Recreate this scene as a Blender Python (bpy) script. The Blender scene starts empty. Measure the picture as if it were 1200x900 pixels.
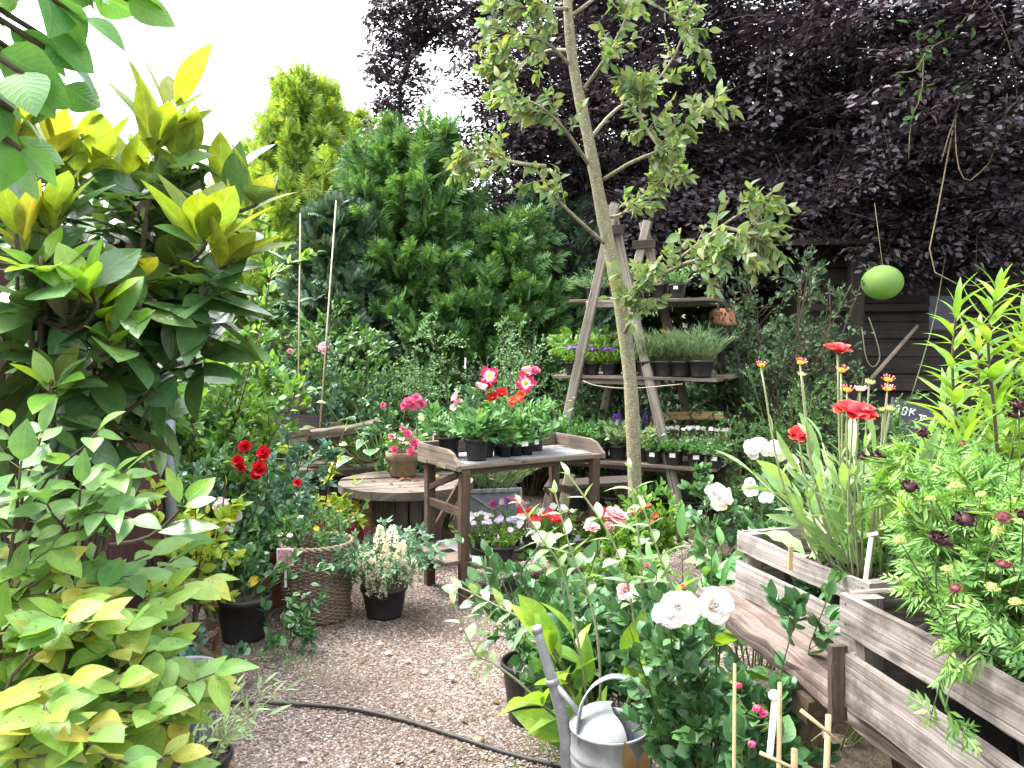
import bpy, math
import numpy as np
from mathutils import Vector, Matrix

# ------------------------------------------------------------------ camera, sky, sun, exposure
SC = bpy.context.scene
COL = SC.collection
cam_d = bpy.data.cameras.new("camera"); cam = bpy.data.objects.new("camera", cam_d); COL.objects.link(cam)
PITCH = math.radians(3.0)
CAM = np.array([0.0, 0.0, 1.5])
cam.location = CAM; cam.rotation_euler = (math.pi/2 - PITCH, 0, 0)
cam_d.sensor_width = 36; cam_d.lens = 28.8; cam_d.clip_start = 0.02; cam_d.clip_end = 400
SC.camera = cam

SUN_EL, SUN_AZ = math.radians(60), math.radians(-70)      # azimuth from +Y towards +X
W = bpy.data.worlds.new("World"); SC.world = W; W.use_nodes = True
nt = W.node_tree; nt.nodes.clear()
sky = nt.nodes.new("ShaderNodeTexSky"); sky.sky_type = 'NISHITA'; sky.sun_disc = False
sky.sun_elevation = SUN_EL; sky.sun_rotation = SUN_AZ
sky.air_density = 1.6; sky.dust_density = 5.0; sky.ozone_density = 0.6
hs = nt.nodes.new("ShaderNodeHueSaturation"); hs.inputs["Saturation"].default_value = 0.22
hs.inputs["Value"].default_value = 1.0
bg = nt.nodes.new("ShaderNodeBackground"); bg.inputs["Strength"].default_value = 0.15
wo = nt.nodes.new("ShaderNodeOutputWorld")
nt.links.new(sky.outputs[0], hs.inputs["Color"]); nt.links.new(hs.outputs[0], bg.inputs[0]); nt.links.new(bg.outputs[0], wo.inputs[0])

sun_d = bpy.data.lights.new("sun", 'SUN'); sun = bpy.data.objects.new("sun", sun_d); COL.objects.link(sun)
sun_d.energy = 1.0; sun_d.angle = math.radians(28); sun_d.color = (1.0, 0.96, 0.9)
sd = Vector((math.sin(SUN_AZ)*math.cos(SUN_EL), math.cos(SUN_AZ)*math.cos(SUN_EL), math.sin(SUN_EL)))
sun.rotation_euler = sd.to_track_quat('Z', 'Y').to_euler()
SC.view_settings.view_transform = 'Standard'; SC.view_settings.look = 'None'
SC.view_settings.gamma = 1; SC.view_settings.use_curve_mapping = False
SC.view_settings.exposure = 2.68
SC.cycles.max_bounces = 10; SC.cycles.diffuse_bounces = 6; SC.cycles.transmission_bounces = 5
SC.cycles.glossy_bounces = 3; SC.cycles.transparent_max_bounces = 6
try: SC.cycles.use_denoising = True
except Exception: pass

# ------------------------------------------------------------------ maths helpers
R = np.random.default_rng(11)
def A(*x): return np.array(x, float)
def nz(v):
    v = np.asarray(v, float); l = np.linalg.norm(v, axis=-1, keepdims=True); return v/np.where(l < 1e-9, 1, l)
def ray(x, y):
    a, b = (x-600)/960.0, (450-y)/960.0
    c, s = math.cos(PITCH), math.sin(PITCH)
    return A(a, c + b*s, -s + b*c)
def at(x, y, d):                       # a point d metres in front of the camera's plane (along world Y)
    r = ray(x, y); return CAM + r*(d/r[1])
def zp(x, y, z=0.0):                   # where the line of sight meets the level z
    r = ray(x, y); return CAM + r*((z-CAM[2])/r[2])
def rnd(n, lo=0.0, hi=1.0): return R.uniform(lo, hi, n)
def unit(n): return nz(R.normal(size=(n, 3)))
def lump(P, f=1.0, ph=0.0):            # cheap smooth lumps in -1..1
    P = np.asarray(P)*f
    x, y, z = P[..., 0], P[..., 1], P[..., 2]
    return (np.sin(1.7*x+2.1*y+ph)+np.sin(2.3*y-1.3*z+1.7*ph)+np.sin(1.9*z+1.1*x-ph)+np.sin(3.7*x-2.9*z+.6*ph)*.6+np.sin(4.1*y+3.1*x+2*ph)*.6)/4.2

# ------------------------------------------------------------------ mesh builder
ORG = {}
class MB:
    def __init__(s): s.v, s.f, s.uv, s.n, s.k = [], [], [], 0, []
    def add(s, V, faces, UV=None, smooth=True, mi=0):
        V = np.asarray(V, float).reshape(-1, 3)
        UV = np.zeros((len(V), 2)) if UV is None else np.asarray(UV, float).reshape(-1, 2)
        s.v.append(V); s.uv.append(UV)
        for F in faces:
            F = np.asarray(F, np.int64)
            if F.size: s.f.append(F + s.n); s.k.append((smooth, mi))
        s.n += len(V)
        return s
    def build(s, name, mat, parent=None, label=None):
        V = np.concatenate(s.v) if s.v else np.zeros((0, 3)); UV = np.concatenate(s.uv)
        if parent is not None and parent.name in ORG: V = V - ORG[parent.name]
        me = bpy.data.meshes.new(name)
        me.vertices.add(len(V)); me.vertices.foreach_set("co", V.astype(np.float32).ravel())
        L = np.concatenate([f.ravel() for f in s.f]); tot = np.concatenate([np.full(len(f), f.shape[1]) for f in s.f])
        st = np.concatenate([[0], np.cumsum(tot)[:-1]])
        me.loops.add(len(L)); me.loops.foreach_set("vertex_index", L.astype(np.int32))
        me.polygons.add(len(tot)); me.polygons.foreach_set("loop_start", st.astype(np.int32))
        me.polygons.foreach_set("loop_total", tot.astype(np.int32))
        me.polygons.foreach_set("use_smooth", np.concatenate([np.full(len(f), k[0]) for f, k in zip(s.f, s.k)]))
        me.polygons.foreach_set("material_index", np.concatenate([np.full(len(f), k[1]) for f, k in zip(s.f, s.k)]).astype(np.int32))
        ul = me.uv_layers.new(name="UVMap"); ul.data.foreach_set("uv", UV[L].astype(np.float32).ravel())
        for m in (mat if isinstance(mat, (list, tuple)) else [mat]): me.materials.append(m)
        me.update(calc_edges=True)
        o = bpy.data.objects.new(name, me); COL.objects.link(o)
        if parent is not None:
            o.parent = parent
            if parent.name in ORG: ORG[o.name] = ORG[parent.name]
        if label: o["label"] = label
        return o
def tag(o, label=None, cat=None, group=None, kind=None):
    for k, v in (("label", label), ("category", cat), ("group", group), ("kind", kind)):
        if v: o[k] = v
    return o
def thing(name, label, cat, loc=(0, 0, 0), group=None):
    o = bpy.data.objects.new(name, None); COL.objects.link(o)
    o.location = tuple(loc); o.empty_display_size = .1
    ORG[o.name] = np.array(loc, float)
    return tag(o, label, cat, group)
def kids(o): return [c for c in o.children]
def copy_tree(o, parent=None):
    c = o.copy(); COL.objects.link(c)
    if parent is not None: c.parent = parent
    for ch in kids(o): copy_tree(ch, c)
    return c
def dup(o, loc, rz=0.0, s=1.0, label=None, group=None):
    c = copy_tree(o); c.location = tuple(loc); c.rotation_euler = (0, 0, rz); c.scale = (s, s, s)
    if label: c["label"] = label
    if group: c["group"] = group
    return c
def put(me_obj, loc, normal, size, parent, name, spin=None):   # copy of a flower mesh as a child; loc in world
    o = bpy.data.objects.new(name, me_obj.data if hasattr(me_obj, 'data') else me_obj); COL.objects.link(o)
    q = Vector(tuple(normal)).to_track_quat('Z', 'Y')
    o.rotation_mode = 'QUATERNION'
    from mathutils import Quaternion
    o.rotation_quaternion = q @ Quaternion((0, 0, 1), float(R.uniform(0, 6.28)) if spin is None else spin)
    o.location = tuple(np.asarray(loc, float) - (ORG.get(parent.name, np.zeros(3)) if parent is not None else 0))
    o.scale = (size,)*3
    if parent is not None: o.parent = parent
    return o

# ------------------------------------------------------------------ solids
def plank(mb, p0, p1, w, t, up=(0, 0, 1), segs=6, jit=0.0, ch=None, mi=0, taper=1.0):
    """board from p0 to p1; w across, t along 'up'; slightly chamfered, uv in metres along the grain"""
    p0, p1 = np.asarray(p0, float), np.asarray(p1, float); L = np.linalg.norm(p1-p0); d = (p1-p0)/max(L, 1e-9)
    up = np.asarray(up, float); up = nz(up - d*np.dot(up, d)); sd = np.cross(d, up)
    c = min(w, t)*.12 if ch is None else ch
    hw, ht = w/2, t/2
    prof = np.array([(-hw+c, -ht), (hw-c, -ht), (hw, -ht+c), (hw, ht-c), (hw-c, ht), (-hw+c, ht), (-hw, ht-c), (-hw, -ht+c)])
    per = np.concatenate([[0], np.cumsum(np.linalg.norm(np.roll(prof, -1, 0)-prof, axis=1))[:-1]])
    V, UV = [], []
    u0, v0 = R.uniform(0, 9), R.uniform(0, 9)
    ph = R.uniform(0, 6, 4)
    for i in range(segs+1):
        f = i/segs; q = prof*(1+(taper-1)*f)
        if jit: q = q + R.normal(size=q.shape)*jit
        off = jit*3*(sd*math.sin(f*5+ph[0])+up*math.sin(f*4+ph[1])) if jit else 0
        V.append(p0 + d*(f*L) + off + q[:, :1]*sd + q[:, 1:]*up)
        UV.append(np.stack([np.full(8, u0+f*L), v0+per], 1))
    V = np.concatenate(V); UV = np.concatenate(UV)
    i = np.arange(8); j = (i+1) % 8; F = []
    for s in range(segs): F.append(np.stack([s*8+i, s*8+j, (s+1)*8+j, (s+1)*8+i], 1))
    mb.add(V, [np.concatenate(F)], UV, smooth=False, mi=mi)
    for s, o in ((0, 1), (segs, -1)):      # end grain caps with a uv of their own
        ring = V[s*8:s*8+8]
        mb.add(ring, [np.arange(8)[::-o][None]], np.stack([np.full(8, u0+s), v0+prof[:, 0]*.3], 1)+prof*A(.05, .6), smooth=False, mi=mi)
    return mb
def tubes(mb, lines, rad, sides=5, mi=0, cap=True):
    """lines (n,k,3), rad (n,k) or scalar pair"""
    lines = np.asarray(lines, float)
    if lines.ndim == 2: lines = lines[None]
    n, k, _ = lines.shape
    rad = np.asarray(rad, float)
    if rad.ndim == 0: rad = np.full((n, k), float(rad))
    elif rad.ndim == 1: rad = np.broadcast_to(np.interp(np.linspace(0, 1, k), np.linspace(0, 1, len(rad)), rad), (n, k))
    T = np.gradient(lines, axis=1); T = nz(T)
    ref = np.broadcast_to(nz(np.cross(T.mean(1), unit(n)))[:, None], T.shape)
    U = nz(ref - T*np.sum(ref*T, -1, keepdims=True)); Vv = np.cross(T, U)
    a = np.arange(sides)*2*np.pi/sides
    P = lines[:, :, None] + rad[:, :, None, None]*(np.cos(a)[None, None, :, None]*U[:, :, None] + np.sin(a)[None, None, :, None]*Vv[:, :, None])
    seg = np.linalg.norm(np.diff(lines, axis=1), axis=-1); ln = np.concatenate([np.zeros((n, 1)), np.cumsum(seg, 1)], 1)
    UV = np.stack([np.broadcast_to(ln[:, :, None], (n, k, sides)), np.broadcast_to((a/(2*np.pi))[None, None], (n, k, sides))*rad[:, :, None]*6.28], -1)
    b = (np.arange(n)*k*sides)[:, None, None]; s = (np.arange(k-1)*sides)[None, :, None]; i = np.arange(sides)[None, None]; j = (i+1) % sides
    F = np.stack([b+s+i, b+s+j, b+s+sides+j, b+s+sides+i], -1).reshape(-1, 4)
    fs = [F]
    if cap:
        e = (np.arange(n)*k*sides+(k-1)*sides)[:, None]+np.arange(sides)[None]
        e0 = (np.arange(n)*k*sides)[:, None]+np.arange(sides)[::-1][None]
        fs += [e, e0]
    mb.add(P, fs, UV, smooth=True, mi=mi)
    return mb
def tube(mb, pts, r, sides=8, mi=0, smooth_n=0):
    pts = np.asarray(pts, float)
    if smooth_n: pts = spline(pts, smooth_n)
    return tubes(mb, pts[None], np.asarray(r, float) if np.ndim(r) else np.array([r, r], float), sides, mi)
def spline(p, m):
    p = np.asarray(p, float); n = len(p); q = np.concatenate([[2*p[0]-p[1]], p, [2*p[-1]-p[-2]]])
    out = []
    for s in np.linspace(0, n-1, m):
        i = min(int(s), n-2); f = s-i; a, b, c, d = q[i:i+4]
        out.append(.5*(2*b+(c-a)*f+(2*a-5*b+4*c-d)*f*f+(3*b-a-3*c+d)*f**3))
    return np.array(out)
def lathe(mb, prof, c=(0, 0, 0), seg=28, mi=0, sq=0.0, smooth=True, axis=None):
    """profile [(r,z)] turned about z at c; sq > 0 squares it off"""
    prof = np.asarray(prof, float); a = np.arange(seg)*2*np.pi/seg
    ca, sa = np.cos(a), np.sin(a)
    k = 1 if not sq else 1/np.maximum(np.abs(ca), np.abs(sa))**sq
    V = np.stack([prof[:, :1]*ca*k, prof[:, :1]*sa*k, np.broadcast_to(prof[:, 1:], (len(prof), seg))], -1)
    V = V + np.asarray(c, float)
    n = len(prof); s = (np.arange(n-1)*seg)[:, None]; i = np.arange(seg)[None]; j = (i+1) % seg
    F = np.stack([s+i, s+j, s+seg+j, s+seg+i], -1).reshape(-1, 4)
    UV = np.stack([np.broadcast_to(a/(2*np.pi), (n, seg)), np.broadcast_to(prof[:, 1:], (n, seg))], -1)
    return mb.add(V.reshape(-1, 3), [F], UV.reshape(-1, 2), smooth=smooth, mi=mi)
def disc(mb, c, r, seg=24, mi=0, bump=0.0, sq=0.0):
    a = np.arange(seg)*2*np.pi/seg; k = 1 if not sq else 1/np.maximum(np.abs(np.cos(a)), np.abs(np.sin(a)))**sq
    rings = [A(0, 0, 0)[None]]
    for f in (.35, .7, 1.0): rings.append(np.stack([np.cos(a)*r*f*k, np.sin(a)*r*f*k, R.normal(size=seg)*bump*(f < 1)], 1))
    V = np.concatenate(rings)+np.asarray(c, float)
    i = np.arange(seg); j = (i+1) % seg
    F3 = np.stack([np.zeros(seg, int), 1+i, 1+j], 1); F4 = np.concatenate([np.stack([1+q*seg+i, 1+(q+1)*seg+i, 1+(q+1)*seg+j, 1+q*seg+j], 1) for q in (0, 1)])
    return mb.add(V, [F3, F4], V[:, :2], smooth=True, mi=mi)

# ------------------------------------------------------------------ leaves
def leaf_t(width=.45, peak=.4, rows=3, fold=.12, droop=.18, tip=1.0, base=.0, wave=0.0, stalk=0.0):
    ts = np.linspace(0, 1, rows+2)[1:-1]
    V = [(0, 0, 0)]; UV = [(0, .5)]
    def w(t): 
        x = t/peak if t < peak else (1-t)/(1-peak)
        return width/2*math.sin(min(1, x)*math.pi/2)**(.8 if t < peak else tip)
    for q, t in enumerate(ts):
        z = -droop*t*t
        h = w(t)
        for sgn in (-1, 0, 1): V.append((t, sgn*h, z + fold*h*2*abs(sgn) + wave*sgn*((-1)**q)*h)); UV.append((t, .5+.5*sgn))
    V.append((1, 0, -droop)); UV.append((1, .5))
    V = np.array(V, float)
    if stalk: V[:, 0] = V[:, 0]*(1-stalk) + stalk*(V[:, 0] > 0)
    f3 = [(0, 2, 1), (0, 3, 2)]; f4 = []
    for r in range(rows-1):
        a = 1+3*r; f4 += [(a, a+1, a+4, a+3), (a+1, a+2, a+5, a+4)]
    a = 1+3*(rows-1); e = len(V)-1; f3 += [(a, a+1, e), (a+1, a+2, e)]
    return V, np.array(f3), np.array(f4, int).reshape(-1, 4), np.array(UV)
T_SMALL = (np.array([(0, 0, 0), (.45, -.27, .06), (1, 0, -.1), (.45, .27, .06)], float), np.array([(0, 2, 1), (0, 3, 2)]), np.zeros((0, 4), int), np.array([(0, .5), (.5, 0), (1, .5), (.5, 1)], float))
T_ROUND = (np.array([(0, 0, 0), (.25, -.33, .05), (.75, -.33, .03), (1, 0, -.08), (.75, .33, .03), (.25, .33, .05), (.5, 0, -.03)], float),
           np.array([(0, 6, 1), (1, 6, 2), (2, 6, 3), (3, 6, 4), (4, 6, 5), (5, 6, 0)]), np.zeros((0, 4), int), np.array([(0, .5), (.25, 0), (.75, 0), (1, .5), (.75, 1), (.25, 1), (.5, .5)], float))
T_OVATE = leaf_t(.52, .38, 3)
T_OVATE_HI = leaf_t(.50, .40, 6, fold=.10, droop=.22)
T_ROSE = leaf_t(.66, .42, 4, fold=.10, droop=.12)
T_LANCE = leaf_t(.20, .35, 4, fold=.15, droop=.25)
T_LANCE_HI = leaf_t(.17, .35, 6, fold=.15, droop=.30)
T_MAGN = leaf_t(.42, .55, 6, fold=.14, droop=.12, tip=.9)
T_NARROW = leaf_t(.09, .4, 3, fold=.1, droop=.15)
T_NEEDLE = (np.array([(0, 0, 0), (.5, -.035, .0), (1, 0, -.04), (.5, .035, .0)], float), np.array([(0, 2, 1), (0, 3, 2)]), np.zeros((0, 4), int), np.array([(0, .5), (.5, 0), (1, .5), (.5, 1)], float))
T_BEECH = (np.array([(0, 0, 0), (.28, -.27, .05), (.68, -.24, .03), (1, 0, -.1), (.68, .24, .03), (.28, .27, .05), (.5, 0, -.04)], float), T_ROUND[1], T_ROUND[2], T_ROUND[3])
def frond_t(n=6, w=.34, droop=.25, thin=.1, tipf=.55):
    V, F, UV = [], [], []
    def dia(p, d, L, wd):
        p, d = np.array(p, float), nz(np.array(d, float)); s = np.array([-d[1], d[0], 0])
        b = len(V)
        for q in (p, p+d*L*.5-s*wd, p+d*L, p+d*L*.5+s*wd):
            V.append((q[0], q[1], -droop*q[0]**2 - .5*abs(q[1])**1.5)); UV.append((q[0], q[1]+.5))
        F.append((b, b+2, b+1)); F.append((b, b+3, b+2))
    dia((0, 0, 0), (1, 0, 0), 1.0, .025)
    for i in range(n):
        t = .12+.8*i/n
        L = w*(1-.75*t)*(1+.5*math.sin(i*2.1)*.3)+.06
        for s in (-1, 1): dia((t, 0, 0), (tipf, s*.85, 0), L*1.25, thin*L+.012)
    return np.array(V, float), np.array(F), np.zeros((0, 4), int), np.array(UV)
T_FROND = frond_t(6, .42, .25, .16)
T_FERN = frond_t(9, .34, .35, .15, .35)
def pinn_t(n=4, L=.34, wd=.20, droop=.2):   # pinnate / compound leaf of pointed leaflets
    V, F3, F4, UV = [], [], [], []
    t0 = leaf_t(.5, .4, 2, .1, .15)
    def put_l(p, ang, s):
        c, sn = math.cos(ang), math.sin(ang); b = len(V)
        for v, u in zip(t0[0], t0[3]):
            x, y = v[0]*s, v[1]*s
            q = (p+c*x-sn*y, sn*x+c*y); V.append((q[0], q[1], v[2]*s-droop*q[0]**2)); UV.append(tuple(u))
        F3.extend([tuple(b+i for i in f) for f in t0[1]]); F4.extend([tuple(b+i for i in f) for f in t0[2]])
    for i in range(n):
        t = .2+.6*i/max(1, n-1)
        for s in (-1, 1): put_l(t, s*1.05, L*(1-.25*abs(t-.5)))
    put_l(.82, 0, L)
    return np.array(V, float), np.array(F3), np.array(F4), np.array(UV)
T_PINN = pinn_t(2, .42)
T_PINN3 = pinn_t(3, .36)
T_DISS = frond_t(4, .5, .3, .13, .8)

def place(mb, T, P, D, N, S, mi=0, wvar=.15, curl=.5):
    V, f3, f4, UV = T; f3, f4 = f3[:, ::-1], f4[:, ::-1]
    P, D, N = np.atleast_2d(P), nz(np.atleast_2d(D)), np.atleast_2d(N); m = len(P); n = len(V)
    if m == 0: return mb
    S = np.broadcast_to(np.asarray(S, float), (m,))
    Y = np.cross(N, D); bad = np.linalg.norm(Y, axis=1) < 1e-4
    if bad.any(): Y[bad] = np.cross(N[bad]+A(.3, .2, .1), D[bad])
    Y = nz(Y); Z = np.cross(D, Y)
    wv = (1+R.normal(size=m)*wvar)[:, None, None]; cv = (1+R.normal(size=m)*curl)[:, None, None]
    Q = P[:, None] + S[:, None, None]*(V[None, :, :1]*D[:, None] + wv*V[None, :, 1:2]*Y[:, None] + cv*V[None, :, 2:]*Z[:, None])
    off = (np.arange(m)*n)[:, None, None]
    fs = []
    if len(f3): fs.append((off+f3[None]).reshape(-1, 3))
    if len(f4): fs.append((off+f4[None]).reshape(-1, 4))
    mb.add(Q.reshape(-1, 3), fs, np.broadcast_to(UV[None], (m, n, 2)).reshape(-1, 2), smooth=True, mi=mi)
    return mb
def stems(n, H, spread=.5, base_r=.03, curve=.25, k=6, hvar=.3, c=(0, 0, 0), lean=(0, 0), wig=.02, droop=.3):
    ph = rnd(n, 0, 2*np.pi); th = spread*np.sqrt(rnd(n)); L = H*(1-hvar*rnd(n))
    o = np.stack([np.cos(ph), np.sin(ph), 0*ph], 1)
    d = np.sin(th)[:, None]*o + np.cos(th)[:, None]*A(0, 0, 1) + A(lean[0], lean[1], 0)
    t = np.linspace(0, 1, k)
    P = base_r*np.sqrt(rnd(n))[:, None]*o
    out = P[:, None] + (L[:, None]*t)[:, :, None]*d[:, None] + (curve*th*L)[:, None, None]*(t**2)[None, :, None]*(o-A(0, 0, droop))[:, None]
    w = R.normal(size=(n, k, 3))*wig*H; w[:, 0] = 0
    return out + np.cumsum(w, 1)*.5 + np.asarray(c, float)
def sample(lines, li, t):
    k = lines.shape[1]; x = np.clip(t, 0, .9999)*(k-1); i = x.astype(int); f = (x-i)[:, None]
    p0, p1 = lines[li, i], lines[li, i+1]
    return p0*(1-f)+p1*f, nz(p1-p0)
def perp(T, az=None):
    n = len(T); ref = np.where(np.abs(T[:, 2:3]) > .9, A(1, 0, 0)[None], A(0, 0, 1)[None])
    U = nz(np.cross(T, ref)); V = np.cross(U, T)
    az = rnd(n, 0, 2*np.pi) if az is None else az
    return np.cos(az)[:, None]*U + np.sin(az)[:, None]*V
def twigs(par, n, L, ang=(.5, 1.1), t0=.3, t1=1.0, k=4, up=.15, lvar=.4, droop=0.0, wig=.03):
    li = R.integers(0, len(par), n); t = rnd(n, t0, t1); P, T = sample(par, li, t)
    a = rnd(n, *ang); d = nz(np.cos(a)[:, None]*T + np.sin(a)[:, None]*perp(T) + A(0, 0, up))
    Ls = L*(1-lvar*rnd(n))*(1.15-.5*t)
    s = np.linspace(0, 1, k)
    out = P[:, None] + (Ls[:, None]*s)[:, :, None]*d[:, None] - (droop*Ls)[:, None, None]*(s**2)[None, :, None]*A(0, 0, 1)
    w = R.normal(size=out.shape)*wig*L; w[:, 0] = 0
    return out+np.cumsum(w, 1)*.5
def leaves(mb, lines, per, T, size, ang=(.6, 1.2), t0=.25, t1=1.0, flat=.6, up=.2, svar=.3, mi=0, pairs=False, tip=False, droop=0.0, curl=.5, shrink=0.0, face=(0, -.32, .92)):
    lines = np.asarray(lines, float); face = np.asarray(face, float)
    if lines.ndim == 2: lines = lines[None]
    n = len(lines); m = n*per
    li = np.repeat(np.arange(n), per)
    if pairs:
        h = (per+1)//2; tt = np.linspace(t0, t1, h); t = np.tile(np.repeat(tt, 2)[:per], n) + R.normal(size=m)*.01
        az = np.tile(np.tile([0, np.pi], h)[:per], n) + R.normal(size=m)*.35 + np.repeat(rnd(n, -.4, .4), per)
    else:
        t = rnd(m, t0, t1); az = None
    P, Tn = sample(lines, li, np.clip(t, 0, .999))
    a = rnd(m, *ang)
    D = nz(np.cos(a)[:, None]*Tn + np.sin(a)[:, None]*perp(Tn, az) + A(0, 0, up) - A(0, 0, droop))
    N = nz(face*flat + unit(m)*(1-flat))
    S = size*(1-svar*rnd(m))*(1-shrink*t)
    place(mb, T, P, D, N, S, mi, curl=curl)
    if tip: place(mb, T, lines[:, -1], nz(lines[:, -1]-lines[:, -2]), nz(face*flat+unit(n)*(1-flat)+A(0,.01,0)), size*(1-svar*rnd(n)), mi, curl=curl)
    return mb

# ------------------------------------------------------------------ materials
MATS = {}
def newmat(name):
    m = bpy.data.materials.new(name); m.use_nodes = True; t = m.node_tree; t.nodes.clear()
    o = t.nodes.new("ShaderNodeOutputMaterial"); MATS[name] = m
    return m, t, o
def nd(t, typ, **kw):
    n = t.nodes.new(typ)
    for k, v in kw.items():
        if k in n.inputs: n.inputs[k].default_value = v
        else: setattr(n, k, v)
    return n
def ramp(t, fac, cols):
    r = t.nodes.new("ShaderNodeValToRGB"); e = r.color_ramp.elements
    while len(e) < len(cols): e.new(.5)
    for x, (p, c) in zip(e, cols): x.position = p; x.color = (*c, 1)
    t.links.new(fac, r.inputs[0]); return r
def math_n(t, op, a, b=None, c=None):
    n = t.nodes.new("ShaderNodeMath"); n.operation = op
    for i, x in enumerate((a, b, c)):
        if x is None: continue
        if isinstance(x, (int, float)): n.inputs[i].default_value = x
        else: t.links.new(x, n.inputs[i])
    return n.outputs[0]
def mix_c(t, fac, a, b, blend='MIX'):
    n = t.nodes.new("ShaderNodeMix"); n.data_type = 'RGBA'; n.blend_type = blend
    for s, x in ((0, fac), (6, a), (7, b)):
        if isinstance(x, (int, float)): n.inputs[s].default_value = x
        elif isinstance(x, tuple): n.inputs[s].default_value = (*x, 1)
        else: t.links.new(x, n.inputs[s])
    return n.outputs[2]
LEAF_GAIN = 1.28
def leafmat(name, cols, trans=.35, rough=.42, spec=.4, vein=.25, under=None, tint=(1.25, 1.2, .55), spots=0.0, edge=None, veins=9, coat=0.0):
    """leaf colour varies leaf by leaf; midrib and side veins from the leaf's own uv; light passes through"""
    m, t, o = newmat(name)
    g = nd(t, "ShaderNodeNewGeometry"); L = t.links
    if not name.startswith(('petal', 'bud', 'dry', 'leaf_tan', 'magnolia_young')): cols = [tuple(x*LEAF_GAIN+.006 for x in c) for c in cols]
    n = len(cols); cr = ramp(t, g.outputs["Random Per Island"], [(i/max(1, n-1), c) for i, c in enumerate(cols)])
    col = cr.outputs[0]
    uv = nd(t, "ShaderNodeUVMap"); sep = nd(t, "ShaderNodeSeparateXYZ"); L.new(uv.outputs[0], sep.inputs[0])
    ab = math_n(t, 'ABSOLUTE', math_n(t, 'SUBTRACT', sep.outputs[1], .5))
    h = None
    if vein:
        mid = math_n(t, 'SUBTRACT', 1.0, math_n(t, 'MINIMUM', math_n(t, 'MULTIPLY', ab, 14.0), 1.0))
        sv = math_n(t, 'SINE', math_n(t, 'MULTIPLY', math_n(t, 'SUBTRACT', sep.outputs[0], math_n(t, 'MULTIPLY', ab, .55)), veins*6.28))
        sv = math_n(t, 'POWER', math_n(t, 'MULTIPLY', math_n(t, 'ADD', sv, 1.0), .5), 5.0)
        h = math_n(t, 'ADD', math_n(t, 'MULTIPLY', mid, .8), math_n(t, 'MULTIPLY', sv, .4))
        lt = nd(t, "ShaderNodeHueSaturation"); lt.inputs["Saturation"].default_value = .85; lt.inputs["Value"].default_value = 1.7; L.new(col, lt.inputs["Color"])
        col = mix_c(t, math_n(t, 'MULTIPLY', h, vein), col, lt.outputs[0])
    if edge:
        e = math_n(t, 'GREATER_THAN', math_n(t, 'ADD', ab, math_n(t, 'MULTIPLY', math_n(t, 'SINE', math_n(t, 'MULTIPLY', sep.outputs[0], 23.0)), .03)), edge[1])
        col = mix_c(t, e, col, edge[0])
    tc = nd(t, "ShaderNodeTexCoord")
    nz_ = nd(t, "ShaderNodeTexNoise", Scale=35.0, Detail=3.0); L.new(tc.outputs["Object"], nz_.inputs["Vector"])
    v2 = nd(t, "ShaderNodeHueSaturation"); L.new(col, v2.inputs["Color"])
    L.new(math_n(t, 'ADD', math_n(t, 'MULTIPLY', nz_.outputs[0], .9), .55), v2.inputs["Value"])
    nl = nd(t, "ShaderNodeTexNoise", Scale=9.0, Detail=2.0); L.new(tc.outputs["Object"], nl.inputs["Vector"]); L.new(math_n(t, 'ADD', math_n(t, 'MULTIPLY', nl.outputs[0], .10), .45), v2.inputs["Hue"])
    L.new(math_n(t, 'ADD', math_n(t, 'MULTIPLY', nl.outputs[0], -.5), 1.30), v2.inputs["Saturation"]); col = v2.outputs[0]
    if spots:
        n3 = nd(t, "ShaderNodeTexNoise", Scale=150.0, Detail=2.0); L.new(tc.outputs["Object"], n3.inputs["Vector"])
        col = mix_c(t, math_n(t, 'MULTIPLY', math_n(t, 'GREATER_THAN', n3.outputs[0], .68), spots), col, (.10, .045, .02))
    top = col
    if under: top = mix_c(t, g.outputs["Backfacing"], col, under)
    p = nd(t, "ShaderNodeBsdfPrincipled", Roughness=rough); p.inputs["Specular IOR Level"].default_value = spec
    if coat: p.inputs["Coat Weight"].default_value = coat; p.inputs["Coat Roughness"].default_value = .2
    L.new(top, p.inputs["Base Color"])
    if h is not None:
        b = nd(t, "ShaderNodeBump", Strength=.25, Distance=.002); L.new(h, b.inputs["Height"]); L.new(b.outputs[0], p.inputs["Normal"])
    if trans:
        tr = nd(t, "ShaderNodeBsdfTranslucent"); L.new(mix_c(t, 1.0, col, tint, 'MULTIPLY'), tr.inputs[0])
        mx = nd(t, "ShaderNodeMixShader"); mx.inputs[0].default_value = trans
        L.new(p.outputs[0], mx.inputs[1]); L.new(tr.outputs[0], mx.inputs[2]); L.new(mx.outputs[0], o.inputs[0])
    else: L.new(p.outputs[0], o.inputs[0])
    return m
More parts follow.
